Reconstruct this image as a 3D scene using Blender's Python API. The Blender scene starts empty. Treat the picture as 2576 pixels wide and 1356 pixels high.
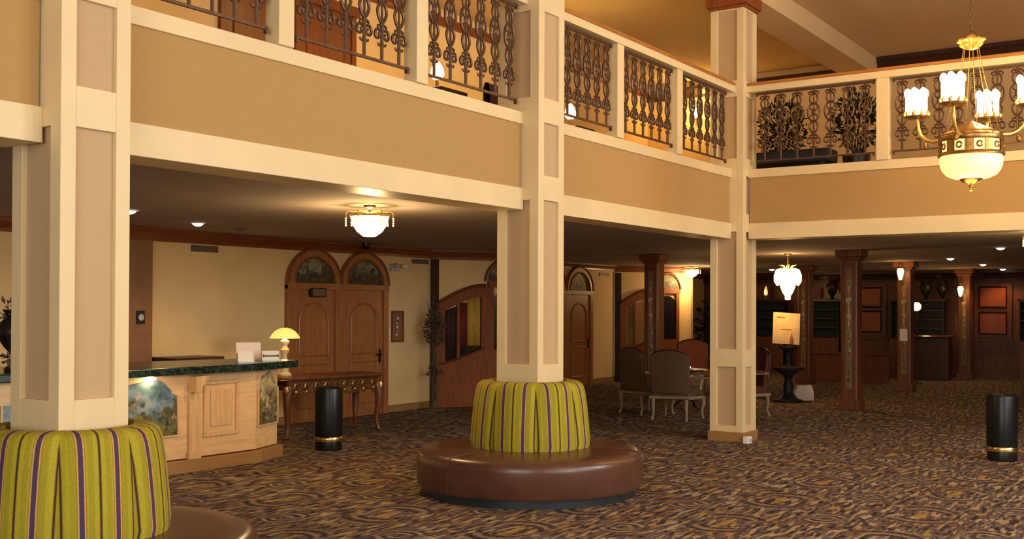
import bpy, bmesh, math, random
from mathutils import Vector, Matrix
random.seed(7)
SC = bpy.context.scene
COL = SC.collection
PI = math.pi

# ------------------------------------------------------------------ materials
def srgb(r, g, b):
    f = lambda c: (c/255/12.92) if c/255 <= .04045 else ((c/255+.055)/1.055)**2.4
    return (f(r), f(g), f(b), 1)

def new_mat(name):
    m = bpy.data.materials.new(name); m.use_nodes = True
    nt = m.node_tree; b = nt.nodes['Principled BSDF']
    return m, nt, b

def mat(name, col, rough=.6, metal=0., var=.12, scale=8., bump=0., bscale=60., spec=None, coat=0., stretch=(1,1,1)):
    """principled surface with a procedural tone variation and optional bump"""
    m, nt, b = new_mat(name)
    b.inputs['Roughness'].default_value = rough; b.inputs['Metallic'].default_value = metal
    if spec is not None: b.inputs['Specular IOR Level'].default_value = spec
    if coat: b.inputs['Coat Weight'].default_value = coat; b.inputs['Coat Roughness'].default_value = .15
    tc = nt.nodes.new('ShaderNodeTexCoord'); mp = nt.nodes.new('ShaderNodeMapping')
    mp.inputs['Scale'].default_value = stretch
    nz = nt.nodes.new('ShaderNodeTexNoise'); nz.inputs['Scale'].default_value = scale; nz.inputs['Detail'].default_value = 5
    rp = nt.nodes.new('ShaderNodeValToRGB')
    c = col[:3]
    rp.color_ramp.elements[0].position = .3; rp.color_ramp.elements[1].position = .7
    rp.color_ramp.elements[0].color = (*[x*(1-var) for x in c], 1)
    rp.color_ramp.elements[1].color = (*[min(1, x*(1+var)) for x in c], 1)
    L = nt.links.new
    L(tc.outputs['Object'], mp.inputs['Vector']); L(mp.outputs['Vector'], nz.inputs['Vector'])
    L(nz.outputs['Fac'], rp.inputs['Fac']); L(rp.outputs['Color'], b.inputs['Base Color'])
    if bump:
        n2 = nt.nodes.new('ShaderNodeTexNoise'); n2.inputs['Scale'].default_value = bscale
        bp = nt.nodes.new('ShaderNodeBump'); bp.inputs['Strength'].default_value = bump; bp.inputs['Distance'].default_value = .01
        L(mp.outputs['Vector'], n2.inputs['Vector']); L(n2.outputs['Fac'], bp.inputs['Height']); L(bp.outputs['Normal'], b.inputs['Normal'])
    return m

def emis(name, col, strength, base=(.8, .8, .8, 1)):
    m, nt, b = new_mat(name)
    b.inputs['Base Color'].default_value = base; b.inputs['Roughness'].default_value = .3
    b.inputs['Emission Color'].default_value = col; b.inputs['Emission Strength'].default_value = strength
    return m

def ramp(nt, stops, interp='LINEAR'):
    r = nt.nodes.new('ShaderNodeValToRGB'); cr = r.color_ramp; cr.interpolation = interp
    while len(cr.elements) > 1: cr.elements.remove(cr.elements[-1])
    cr.elements[0].position = stops[0][0]; cr.elements[0].color = stops[0][1]
    for p, c in stops[1:]:
        e = cr.elements.new(p); e.color = c
    return r

def math_node(nt, op, a=None, b=None):
    n = nt.nodes.new('ShaderNodeMath'); n.operation = op
    for i, v in enumerate((a, b)):
        if v is None: continue
        if isinstance(v, (int, float)): n.inputs[i].default_value = v
        else: nt.links.new(v, n.inputs[i])
    return n.outputs[0]

def mix_col(nt, fac, a, b):
    n = nt.nodes.new('ShaderNodeMix'); n.data_type = 'RGBA'
    for i, v in ((0, fac), (6, a), (7, b)):
        if isinstance(v, (int, float, tuple)): n.inputs[i].default_value = v
        else: nt.links.new(v, n.inputs[i])
    return n.outputs[2]

def wood_mat(name, dark, light, rough=.45, axis='Z', scale=3.0, coat=.15):
    m, nt, b = new_mat(name); L = nt.links.new
    tc = nt.nodes.new('ShaderNodeTexCoord'); mp = nt.nodes.new('ShaderNodeMapping')
    st = {'Z': (9, 9, .9), 'X': (.9, 9, 9), 'Y': (9, .9, 9)}[axis]
    mp.inputs['Scale'].default_value = st
    nz = nt.nodes.new('ShaderNodeTexNoise'); nz.inputs['Scale'].default_value = scale; nz.inputs['Detail'].default_value = 7; nz.inputs['Distortion'].default_value = .8
    rp = ramp(nt, [(.25, dark), (.5, tuple((a+c)/2 for a, c in zip(dark, light))), (.75, light)])
    L(tc.outputs['Object'], mp.inputs['Vector']); L(mp.outputs['Vector'], nz.inputs['Vector']); L(nz.outputs['Fac'], rp.inputs['Fac'])
    L(rp.outputs['Color'], b.inputs['Base Color'])
    b.inputs['Roughness'].default_value = rough; b.inputs['Coat Weight'].default_value = coat; b.inputs['Coat Roughness'].default_value = .2
    return m

def carpet_mat():
    m, nt, b = new_mat('carpet'); L = nt.links.new
    MN = lambda op, a=None, c=None: math_node(nt, op, a, c)
    def step(val, lo, hi, inv=False):
        r = ramp(nt, [(0, (1, 1, 1, 1) if inv else (0, 0, 0, 1)), (1, (0, 0, 0, 1) if inv else (1, 1, 1, 1))])
        L(MN('DIVIDE', MN('SUBTRACT', val, lo), hi-lo), r.inputs['Fac']); return r.outputs['Color']
    tc = nt.nodes.new('ShaderNodeTexCoord')
    wz = nt.nodes.new('ShaderNodeTexNoise'); wz.inputs['Scale'].default_value = 3.5; wz.inputs['Detail'].default_value = 2; L(tc.outputs['Object'], wz.inputs['Vector'])
    wp = nt.nodes.new('ShaderNodeMix'); wp.data_type = 'VECTOR'; wp.inputs[0].default_value = .09
    L(tc.outputs['Object'], wp.inputs[4]); L(wz.outputs['Color'], wp.inputs[5])
    sp = nt.nodes.new('ShaderNodeSeparateXYZ'); L(wp.outputs[1], sp.inputs[0])
    def cell(o, x0, per): return MN('MULTIPLY', MN('SUBTRACT', MN('FRACT', MN('ADD', MN('DIVIDE', MN('SUBTRACT', o, x0), per), 50.5)), .5), per)
    def dist(u, v, k=1.): return MN('SQRT', MN('ADD', MN('MULTIPLY', u, u), MN('MULTIPLY', MN('MULTIPLY', v, v), k)))
    X, Y = sp.outputs['X'], sp.outputs['Y']
    u1, v1 = cell(X, -5.5, 1.10), cell(Y, .52, 1.07); u2, v2 = cell(X, -4.95, 1.10), cell(Y, -.02, 1.07)
    d1, d2 = dist(u1, v1, 1.5), dist(u2, v2, 1.2)
    gold = step(MN('ADD', MN('MULTIPLY', MN('MULTIPLY', u1, u1), 1/.16**2), MN('MULTIPLY', MN('MULTIPLY', v1, v1), 1/.040**2)), .6, 1.2, True)
    s1 = step(MN('DIVIDE', MN('ABSOLUTE', u1), MN('ADD', d1, .01)), .55, .72); s2 = step(MN('DIVIDE', MN('ABSOLUTE', u2), MN('ADD', d2, .01)), .45, .65)
    in1 = MN('MULTIPLY', step(d1, .17, .20), step(d1, .34, .42, True)); in2 = step(d2, .17, .22, True)
    r1 = MN('COSINE', MN('MULTIPLY', MN('SUBTRACT', d1, .215), 2*PI/.115)); r2 = MN('COSINE', MN('MULTIPLY', MN('SUBTRACT', d2, .03), 2*PI/.08))
    def dash(sx, sy, loc):
        mp = nt.nodes.new('ShaderNodeMapping'); mp.inputs['Scale'].default_value = (sx, sy, 1); mp.inputs['Location'].default_value = loc
        L(tc.outputs['Object'], mp.inputs['Vector'])
        n = nt.nodes.new('ShaderNodeTexNoise'); n.inputs['Scale'].default_value = 1.; n.inputs['Detail'].default_value = 1.
        L(mp.outputs['Vector'], n.inputs['Vector']); return n.outputs['Fac']
    a1, a2, a3 = dash(4.6, 22, (0, 0, 0)), dash(7, 30, (31, 17, 3)), dash(6, 20, (9, 57, 8))
    base = ramp(nt, [(.32, srgb(66, 54, 54)), (.48, srgb(102, 86, 84)), (.66, srgb(128, 112, 110))]); L(a2, base.inputs['Fac'])
    bz = nt.nodes.new('ShaderNodeTexNoise'); bz.inputs['Scale'].default_value = 2.3; L(tc.outputs['Object'], bz.inputs['Vector'])
    c = mix_col(nt, MN('MULTIPLY', step(bz.outputs['Fac'], .48, .62), .5), base.outputs['Color'], srgb(108, 76, 62))
    brk = step(a2, .38, .50)
    zone = MN('MAXIMUM', MN('MULTIPLY', in1, s1), in2)
    free = MN('SUBTRACT', 1., MN('MULTIPLY', zone, .75))
    tn = ramp(nt, [(.42, srgb(168, 136, 76)), (.56, srgb(178, 162, 130))]); L(wz.outputs['Fac'], tn.inputs['Fac'])
    c = mix_col(nt, MN('MULTIPLY', MN('MULTIPLY', step(a3, .555, .60), free), .88), c, srgb(46, 38, 46))
    c = mix_col(nt, MN('MULTIPLY', MN('MULTIPLY', step(a1, .545, .585), free), .9), c, tn.outputs['Color'])
    arcn = MN('MULTIPLY', MN('MULTIPLY', in1, s1), MN('MULTIPLY', step(r1, .25, .6), brk)); arct = MN('MULTIPLY', MN('MULTIPLY', in1, s1), step(r1, -.75, -.35, True))
    c = mix_col(nt, MN('MULTIPLY', arct, .6), c, srgb(166, 140, 98)); c = mix_col(nt, MN('MULTIPLY', arcn, .9), c, srgb(42, 36, 46))
    an2 = MN('MULTIPLY', MN('MULTIPLY', in2, s2), MN('MULTIPLY', step(r2, .1, .5), brk)); at2 = MN('MULTIPLY', MN('MULTIPLY', in2, s2), step(r2, -.7, -.3, True))
    c = mix_col(nt, MN('MULTIPLY', at2, .7), c, srgb(176, 160, 122)); c = mix_col(nt, MN('MULTIPLY', an2, .92), c, srgb(38, 38, 46))
    c = mix_col(nt, MN('MULTIPLY', MN('MULTIPLY', gold, step(a3, .30, .42)), .75), c, srgb(168, 134, 66))
    L(c, b.inputs['Base Color']); b.inputs['Roughness'].default_value = .95; b.inputs['Specular IOR Level'].default_value = .1
    fz = nt.nodes.new('ShaderNodeTexNoise'); fz.inputs['Scale'].default_value = 250; L(tc.outputs['Object'], fz.inputs['Vector'])
    bp = nt.nodes.new('ShaderNodeBump'); bp.inputs['Strength'].default_value = .3; bp.inputs['Distance'].default_value = .01
    L(fz.outputs['Fac'], bp.inputs['Height']); L(bp.outputs['Normal'], b.inputs['Normal'])
    return m

def stripe_mat(npanels=8, phase=0.):
    """striped cloth cut in upright panels round a cone; the stripes of one panel stay parallel"""
    m, nt, b = new_mat('striped_cloth'); L = nt.links.new
    tc = nt.nodes.new('ShaderNodeTexCoord'); sp = nt.nodes.new('ShaderNodeSeparateXYZ'); L(tc.outputs['Object'], sp.inputs[0])
    th = math_node(nt, 'ARCTAN2', sp.outputs['Y'], sp.outputs['X'])
    q = math_node(nt, 'ADD', math_node(nt, 'DIVIDE', math_node(nt, 'SUBTRACT', th, phase), 2*PI/npanels), .5)
    fr = math_node(nt, 'SUBTRACT', math_node(nt, 'FRACT', math_node(nt, 'ADD', q, 50.)), .5)
    rad = math_node(nt, 'SQRT', math_node(nt, 'ADD', math_node(nt, 'MULTIPLY', sp.outputs['X'], sp.outputs['X']), math_node(nt, 'MULTIPLY', sp.outputs['Y'], sp.outputs['Y'])))
    s = math_node(nt, 'ABSOLUTE', math_node(nt, 'MULTIPLY', math_node(nt, 'MULTIPLY', fr, 2*PI/npanels), rad))
    g = srgb(160, 148, 20); g2 = srgb(174, 162, 34); t = srgb(206, 160, 92); p = srgb(74, 52, 84); k = srgb(50, 44, 20); o = srgb(150, 112, 20)
    W = .24
    st = [(0, k), (.0045, o), (.008, g2), (.03, g), (.06, g2), (.069, o), (.073, t), (.080, p), (.104, p), (.105, t), (.112, o), (.116, g), (.150, g2), (.180, o), (.183, k), (.191, o), (.194, g), (.235, g2)]
    r = ramp(nt, [(x/W, c) for x, c in st], 'CONSTANT')
    L(math_node(nt, 'DIVIDE', s, W), r.inputs['Fac'])
    nz = nt.nodes.new('ShaderNodeTexNoise'); nz.inputs['Scale'].default_value = 90; L(tc.outputs['Object'], nz.inputs['Vector'])
    v = ramp(nt, [(.3, (.80, .80, .80, 1)), (.7, (1, 1, 1, 1))]); L(nz.outputs['Fac'], v.inputs['Fac'])
    mu = nt.nodes.new('ShaderNodeMix'); mu.data_type = 'RGBA'; mu.blend_type = 'MULTIPLY'; mu.inputs[0].default_value = 1
    L(r.outputs['Color'], mu.inputs[6]); L(v.outputs['Color'], mu.inputs[7])
    L(mu.outputs[2], b.inputs['Base Color']); b.inputs['Roughness'].default_value = .85
    return m

def mural_mat(name, cols, scale=5.):
    """painted landscape: cols = four sky tones, three foliage tones, one blossom tone"""
    m, nt, b = new_mat(name); L = nt.links.new
    tc = nt.nodes.new('ShaderNodeTexCoord'); sp = nt.nodes.new('ShaderNodeSeparateXYZ'); L(tc.outputs['Generated'], sp.inputs[0])
    def nz(sc, loc, dist=.4):
        mp = nt.nodes.new('ShaderNodeMapping'); mp.inputs['Location'].default_value = loc; L(tc.outputs['Object'], mp.inputs['Vector'])
        n = nt.nodes.new('ShaderNodeTexNoise'); n.inputs['Scale'].default_value = sc; n.inputs['Detail'].default_value = 6; n.inputs['Roughness'].default_value = .65; n.inputs['Distortion'].default_value = dist
        L(mp.outputs['Vector'], n.inputs['Vector']); return n.outputs['Fac']
    sky = ramp(nt, [(.30, cols[0]), (.45, cols[1]), (.56, cols[2]), (.70, cols[3])]); L(nz(scale, (0, 0, 0)), sky.inputs['Fac'])
    fol = ramp(nt, [(.35, cols[4]), (.5, cols[5]), (.65, cols[6])]); L(nz(scale*2.2, (7, 3, 1)), fol.inputs['Fac'])
    f = ramp(nt, [(.46, (0, 0, 0, 1)), (.54, (1, 1, 1, 1))])
    L(math_node(nt, 'ADD', nz(scale*1.4, (2, 9, 4)), math_node(nt, 'MULTIPLY', math_node(nt, 'SUBTRACT', .42, sp.outputs['Z']), .42)), f.inputs['Fac'])
    c = mix_col(nt, f.outputs['Color'], sky.outputs['Color'], fol.outputs['Color'])
    g = ramp(nt, [(.60, (0, 0, 0, 1)), (.66, (1, 1, 1, 1))]); L(nz(scale*1.8, (5, 1, 8)), g.inputs['Fac'])
    c = mix_col(nt, math_node(nt, 'MULTIPLY', g.outputs['Color'], .8), c, cols[7])
    L(c, b.inputs['Base Color']); b.inputs['Roughness'].default_value = .6
    return m

def marble_mat():
    m, nt, b = new_mat('green_marble'); L = nt.links.new
    tc = nt.nodes.new('ShaderNodeTexCoord')
    nz = nt.nodes.new('ShaderNodeTexNoise'); nz.inputs['Scale'].default_value = 7; nz.inputs['Detail'].default_value = 8; nz.inputs['Distortion'].default_value = 2.5
    L(tc.outputs['Object'], nz.inputs['Vector'])
    rp = ramp(nt, [(.3, srgb(12, 22, 20)), (.5, srgb(24, 42, 38)), (.58, srgb(54, 76, 66)), (.66, srgb(22, 38, 34))]); L(nz.outputs['Fac'], rp.inputs['Fac'])
    L(rp.outputs['Color'], b.inputs['Base Color']); b.inputs['Roughness'].default_value = .18
    return m

def glass_mat(name, col=(1, 1, 1, 1), rough=.0, alpha=.25):
    m, nt, b = new_mat(name)
    b.inputs['Base Color'].default_value = col; b.inputs['Roughness'].default_value = rough
    b.inputs['Alpha'].default_value = alpha
    return m

M = {}
M['cream'] = mat('cream_paint', (.76, .60, .345), .45, var=.04, scale=3, bump=.03)
M['tan'] = mat('tan_wallcovering', (.53, .365, .205), .85, var=.03, scale=40, bump=.06, bscale=240, stretch=(1, 1, 3))
M['fascia'] = mat('fascia_wallcovering', (.44, .265, .095), .85, var=.03, scale=30, bump=.04, bscale=260, stretch=(1, 1, 3))
M['wall'] = mat('wall_plaster', (.82, .56, .26), .8, var=.05, scale=2.5, bump=.05)
M['brownwall'] = mat('brown_wall', (.26, .12, .05), .7, var=.08)
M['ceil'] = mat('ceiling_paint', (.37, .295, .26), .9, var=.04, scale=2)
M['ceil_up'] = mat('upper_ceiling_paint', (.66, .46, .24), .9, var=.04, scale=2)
M['wood'] = wood_mat('crown_wood', srgb(112, 52, 14), srgb(152, 80, 24), rough=.7, coat=0.)
M['woodx'] = wood_mat('crown_wood_long', srgb(104, 50, 20), srgb(140, 72, 32), axis='X')
M['woody'] = wood_mat('crown_wood_side', srgb(104, 50, 20), srgb(140, 72, 32), axis='Y')
M['rail'] = wood_mat('oak_handrail', srgb(150, 92, 36), srgb(186, 124, 54), axis='X')
M['doorwood'] = wood_mat('door_wood', srgb(140, 84, 42), srgb(176, 112, 60))
M['redwood'] = wood_mat('mahogany', srgb(92, 46, 20), srgb(128, 70, 32), rough=.45)
M['redpanel'] = wood_mat('red_veneer', srgb(150, 66, 28), srgb(178, 84, 36), rough=.4)
M['darkwood'] = wood_mat('dark_wood', srgb(44, 20, 12), srgb(72, 34, 18), rough=.4)
M['desk'] = wood_mat('limed_oak', srgb(214, 170, 118), srgb(236, 198, 148), rough=.55, axis='X')
M['deskv'] = wood_mat('limed_oak_upright', srgb(206, 160, 108), srgb(232, 192, 140), rough=.55)
M['base'] = wood_mat('tan_baseboard', srgb(148, 108, 62), srgb(172, 130, 78), axis='X')
M['iron'] = mat('bronze_iron', (.115, .060, .034), .45, metal=.55, var=.25, scale=30)
M['leather'] = mat('brown_leather', (.105, .042, .026), .30, var=.15, scale=6, bump=.05, bscale=120, coat=.1)
M['plinth'] = mat('black_plinth', (.02, .026, .03), .35)
M['stripe'] = stripe_mat(8, math.radians(-100))
M['carpet'] = carpet_mat()
M['marble'] = marble_mat()
M['gold'] = mat('aged_gold', (.36, .19, .055), .34, metal=.9, var=.2, scale=30)
M['goldleaf'] = mat('bright_gold', (.85, .55, .16), .35, metal=.75, var=.15, scale=20)
M['brass'] = mat('brass', (.80, .60, .28), .22, metal=1., var=.08)
M['black'] = mat('black_enamel', (.008, .009, .009), .30, var=.1, spec=.35)
M['blacksoft'] = mat('black_matte', (.010, .011, .012), .6, var=.1)
M['white'] = mat('white_card', (.82, .78, .74), .7, var=.03)
M['paper'] = mat('pinkish_paper', (.86, .72, .66), .7, var=.03)
M['grey'] = mat('grey_plastic', (.45, .43, .42), .5)
M['vent'] = mat('vent_metal', (.16, .10, .07), .5, var=.1)
M['bluegrey'] = mat('dark_post', (.06, .034, .022), .85, spec=.1)
M['legcream'] = mat('cream_chair_wood', (.32, .24, .15), .5)
M['chairbrown'] = mat('brown_upholstery', (.125, .062, .028), .85, var=.2, scale=30)
M['chairred'] = mat('rust_upholstery', (.27, .065, .02), .85, var=.2, scale=30)
M['chairdeep'] = mat('deep_red_upholstery', (.12, .028, .012), .85, var=.2, scale=30)
M['leafdark'] = mat('dark_leaf', (.009, .013, .008), .5, var=.5, scale=20)
M['leafdry'] = mat('dried_leaf', (.10, .055, .03), .7, var=.5, scale=20)
M['bark'] = mat('bark', (.12, .07, .04), .8, var=.3, scale=20)
M['urn'] = mat('dark_bronze_urn', (.03, .022, .016), .35, metal=.4, var=.4, scale=8)
M['mural'] = mural_mat('painted_panel', [srgb(46, 66, 74), srgb(84, 112, 124), srgb(122, 142, 152), srgb(158, 168, 170), srgb(38, 44, 26), srgb(92, 84, 40), srgb(128, 128, 52), srgb(196, 156, 132)], 6.)
M['mural2'] = mural_mat('painted_lunette', [srgb(64, 66, 48), srgb(100, 100, 74), srgb(134, 130, 96), srgb(150, 142, 104), srgb(40, 30, 14), srgb(70, 58, 26), srgb(92, 80, 44), srgb(128, 92, 60)], 6.)
M['mural3'] = mural_mat('pale_painted_panel', [srgb(70, 60, 40), srgb(140, 124, 88), srgb(196, 178, 132), srgb(208, 192, 150), srgb(52, 46, 28), srgb(96, 90, 56), srgb(140, 126, 84), srgb(206, 190, 150)], 8.)
M['glass'] = glass_mat('window_glass', (.8, .75, .7, 1), .03, .12)
M['darkglass'] = mat('dark_pane', (.012, .010, .012), .1)
M['bulb'] = emis('bulb_glow', (1, .78, .42, 1), 14)
M['candle'] = emis('candle_glow', (1, .84, .50, 1), 5)
M['flame'] = emis('dim_flame', (1, .45, .10, 1), .8)
M['warmglass'] = emis('lamp_glass_glow', (1, .66, .26, 1), 4.2)
M['hotglass'] = emis('crystal_glow', (1, .76, .36, 1), 2.6)
M['bowlglass'] = emis('alabaster_glow', (1, .86, .30, 1), 1.1, (.8, .75, .5, 1))
M['canlight'] = emis('downlight_lens', (1, .86, .66, 1), 6)
M['shade'] = emis('yellow_glass_shade', (1, .70, .16, 1), 1.0, (.8, .6, .2, 1))
M['shadebase'] = mat('ivory_lamp_base', (.80, .68, .40), .4)
M['crystal'] = emis('crystal_bead', (1, .75, .35, 1), 1.0, (.9, .8, .6, 1))

# ------------------------------------------------------------------ mesh builder
class MB:
    def __init__(s, M_=None):
        s.bm = bmesh.new(); s.M = M_ or Matrix.Identity(4)
    def v(s, p): return s.bm.verts.new(s.M @ Vector(p))
    def f(s, vs):
        try: return s.bm.faces.new(vs)
        except ValueError: return None
    def box(s, x0, x1, y0, y1, z0, z1):
        P = [s.v(p) for p in ((x0, y0, z0), (x1, y0, z0), (x1, y1, z0), (x0, y1, z0), (x0, y0, z1), (x1, y0, z1), (x1, y1, z1), (x0, y1, z1))]
        for q in ((0, 3, 2, 1), (4, 5, 6, 7), (0, 1, 5, 4), (1, 2, 6, 5), (2, 3, 7, 6), (3, 0, 4, 7)): s.f([P[i] for i in q])
        return s
    def prism(s, poly, z0, z1):
        a = [s.v((x, y, z0)) for x, y in poly]; b = [s.v((x, y, z1)) for x, y in poly]
        n = len(poly); s.f(a[::-1]); s.f(b)
        for i in range(n): s.f([a[i], a[(i+1) % n], b[(i+1) % n], b[i]])
        return s
    def slab(s, poly, y0, y1):
        """polygon in the x-z plane given thickness along y"""
        a = [s.v((x, y0, z)) for x, z in poly]; b = [s.v((x, y1, z)) for x, z in poly]
        n = len(poly); s.f(a); s.f(b[::-1])
        for i in range(n): s.f([a[(i+1) % n], a[i], b[i], b[(i+1) % n]])
        return s
    def lathe(s, prof, c=(0, 0, 0), n=32, wob=None, a0=0., a1=2*PI):
        full = abs(a1-a0-2*PI) < 1e-6; cnt = n if full else n+1; rings = []
        for r, z in prof:
            if r < 1e-6: rings.append([s.v((c[0], c[1], c[2]+z))])
            else:
                R = []
                for i in range(cnt):
                    a = a0+(a1-a0)*i/n; rr = r*(wob(a, z) if wob else 1)
                    R.append(s.v((c[0]+rr*math.cos(a), c[1]+rr*math.sin(a), c[2]+z)))
                rings.append(R)
        for A, B in zip(rings, rings[1:]):
            m = n if full else n
            for i in range(m):
                j = (i+1) % cnt if full else i+1
                if len(A) == 1 and len(B) == 1: continue
                if len(A) == 1: s.f([A[0], B[j], B[i]])
                elif len(B) == 1: s.f([A[i], A[j], B[0]])
                else: s.f([A[i], A[j], B[j], B[i]])
        return s
    def tube(s, pts, r, n=6, closed=False, flat=None):
        pts = [Vector(p) for p in pts]; k = len(pts); rings = []; up = Vector((0, 0, 1))
        prev = None
        for i, p in enumerate(pts):
            if closed: t = pts[(i+1) % k]-pts[i-1]
            else: t = pts[min(i+1, k-1)]-pts[max(i-1, 0)]
            if t.length < 1e-9: t = Vector((0, 0, 1))
            t.normalize()
            if prev is None:
                a = up if abs(t.z) < .9 else Vector((0, 1, 0))
                u = t.cross(a).normalized()
            else: u = (prev-t*prev.dot(t)); u = u.normalized() if u.length > 1e-6 else t.orthogonal().normalized()
            prev = u; w = t.cross(u)
            rr = r[i] if isinstance(r, (list, tuple)) else r
            rings.append([s.v(p+(u*math.cos(2*PI*j/n)+w*math.sin(2*PI*j/n))*rr) for j in range(n)])
        m = k if closed else k-1
        for i in range(m):
            A, B = rings[i], rings[(i+1) % k]
            for j in range(n): s.f([A[j], A[(j+1) % n], B[(j+1) % n], B[j]])
        if not closed: s.f(rings[0][::-1]); s.f(rings[-1])
        return s
    def ball(s, c, r, n=10, sq=(1, 1, 1)):
        m = max(4, n//2); prof = []
        for i in range(m+1):
            a = -PI/2+PI*i/m; prof.append((max(0, math.cos(a)), math.sin(a)))
        rings = []
        for q, z in prof:
            if q < 1e-6: rings.append([s.v((c[0], c[1], c[2]+z*r*sq[2]))])
            else: rings.append([s.v((c[0]+q*r*sq[0]*math.cos(2*PI*j/n), c[1]+q*r*sq[1]*math.sin(2*PI*j/n), c[2]+z*r*sq[2])) for j in range(n)])
        for A, B in zip(rings, rings[1:]):
            for j in range(n):
                k = (j+1) % n
                if len(A) == 1: s.f([A[0], B[k], B[j]])
                elif len(B) == 1: s.f([A[j], A[k], B[0]])
                else: s.f([A[j], A[k], B[k], B[j]])
        return s
    def leaf(s, p, d, L, w):
        d = Vector(d).normalized(); sd = d.cross(Vector((random.uniform(-1, 1), random.uniform(-1, 1), random.uniform(-1, 1)))).normalized()
        nn = d.cross(sd); p = Vector(p)
        a = s.v(p); b = s.v(p+d*L*.45+sd*w*.5+nn*L*.06); c = s.v(p+d*L-nn*L*.1); e = s.v(p+d*L*.45-sd*w*.5+nn*L*.06)
        s.f([a, b, c]); s.f([a, c, e]); return s
    def foliage(s, c, rad, n, L, w):
        for _ in range(n):
            a = random.uniform(0, 2*PI); z = random.uniform(-1, 1); q = math.sqrt(1-z*z); k = random.random()**.4
            d = Vector((q*math.cos(a), q*math.sin(a), z))
            p = Vector(c)+Vector((d.x*rad[0], d.y*rad[1], d.z*rad[2]))*k
            s.leaf(p, d+Vector((0, 0, .3))+Vector((random.uniform(-.5, .5),)*3), L*random.uniform(.6, 1.3), w*random.uniform(.7, 1.2))
        return s
    def build(s, name, m, parent=None, smooth=True, bevel=0.):
        bmesh.ops.recalc_face_normals(s.bm, faces=s.bm.faces[:])
        me = bpy.data.meshes.new(name); s.bm.to_mesh(me); s.bm.free()
        me.materials.append(M[m] if isinstance(m, str) else m)
        o = bpy.data.objects.new(name, me); COL.objects.link(o)
        if parent is not None: o.parent = parent
        if bevel:
            bv = o.modifiers.new('bevel', 'BEVEL'); bv.width = bevel; bv.segments = 2; bv.limit_method = 'ANGLE'
        if smooth:
            for p in me.polygons: p.use_smooth = True
            try: me.set_sharp_from_angle(angle=math.radians(38))
            except Exception: pass
        return o

def tag(o, label, cat, group=None, kind=None):
    o['label'] = label; o['category'] = cat
    if group: o['group'] = group
    if kind: o['kind'] = kind
    return o
def thing(name, label, cat, loc=(0, 0, 0), rz=0., group=None):
    o = bpy.data.objects.new(name, None); COL.objects.link(o); o.empty_display_size = .1
    o.location = loc; o.rotation_euler = (0, 0, rz)
    return tag(o, label, cat, group)
def struct(name, mb, m, parent=None, smooth=False, bevel=0.):
    o = mb.build(name, m, parent, smooth, bevel)
    if parent is None: o['kind'] = 'structure'
    return o
def sroot(name, loc=(0, 0, 0), rz=0.):
    o = bpy.data.objects.new(name, None); COL.objects.link(o); o.location = loc; o.rotation_euler = (0, 0, rz); o['kind'] = 'structure'
    return o
def dup(root, loc=None, rz=None, label=None):
    r = root.copy(); COL.objects.link(r)
    if loc is not None: r.location = loc
    if rz is not None: r.rotation_euler = (0, 0, rz)
    if label: r['label'] = label
    for ch in list(root.children):
        c = ch.copy(); COL.objects.link(c); c.parent = r
        for g in list(ch.children):
            d = g.copy(); COL.objects.link(d); d.parent = c
    return r
def lamp(loc, power, col=(1, .66, .30), r=.06, typ='POINT', name='lamp_light', size=None, rot=None, spot=None, sizey=None):
    ld = bpy.data.lights.new(name, typ); ld.energy = power; ld.color = col
    if typ in ('POINT', 'SPOT'): ld.shadow_soft_size = r
    if typ == 'SPOT': ld.spot_size = spot or 1.9; ld.spot_blend = .6
    if typ == 'AREA':
        ld.shape = 'RECTANGLE'; ld.size = size; ld.size_y = sizey or size
    o = bpy.data.objects.new(name, ld); COL.objects.link(o); o.location = loc
    if rot: o.rotation_euler = rot
    return o
def arc(cx, cz, r, a0, a1, n, y=0., ry=1.):
    return [(cx+r*math.cos(a0+(a1-a0)*i/n), y, cz+r*ry*math.sin(a0+(a1-a0)*i/n)) for i in range(n+1)]

# ------------------------------------------------------------------ camera
YAW, PIT, ROL, FPX, V0 = .5904, .0095, .0040, 2771.9, 70.83
CAMP = Vector((-12.8885, -5.202, 1.65))
F = Vector((math.cos(YAW)*math.cos(PIT), math.sin(YAW)*math.cos(PIT), math.sin(PIT)))
R0 = Vector((math.sin(YAW), -math.cos(YAW), 0)); U0 = R0.cross(F)
R = R0*math.cos(ROL)+U0*math.sin(ROL); U = -R0*math.sin(ROL)+U0*math.cos(ROL)
cd = bpy.data.cameras.new('camera'); cam = bpy.data.objects.new('camera', cd); COL.objects.link(cam)
mw = Matrix(((R.x, U.x, -F.x, CAMP.x), (R.y, U.y, -F.y, CAMP.y), (R.z, U.z, -F.z, CAMP.z), (0, 0, 0, 1)))
cam.matrix_world = mw
cd.sensor_width = 36; cd.lens = FPX/2576*36; cd.shift_y = V0/2576; cd.clip_end = 200
SC.camera = cam

# ------------------------------------------------------------------ levels
ZC = 2.62                     # ceiling under the balcony
LB, LT, TB, TT = 2.524, 2.717, 3.2855, 3.393
ZF = 3.34                     # balcony floor
ZU = 5.85                     # upper ceiling
CW, CD = .434, .44            # cream columns
DL = .16                      # setback of the balcony fronts
COLX = [-9.40, -4.714, 0.]

# ------------------------------------------------------------------ floor / ceilings / shell
mb = MB()
P = [mb.v(p) for p in ((-17, -10.5, 0), (17, -10.5, 0), (17, 9, 0), (-17, 9, 0))]; mb.f(P)
struct('floor', mb, 'carpet')
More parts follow.
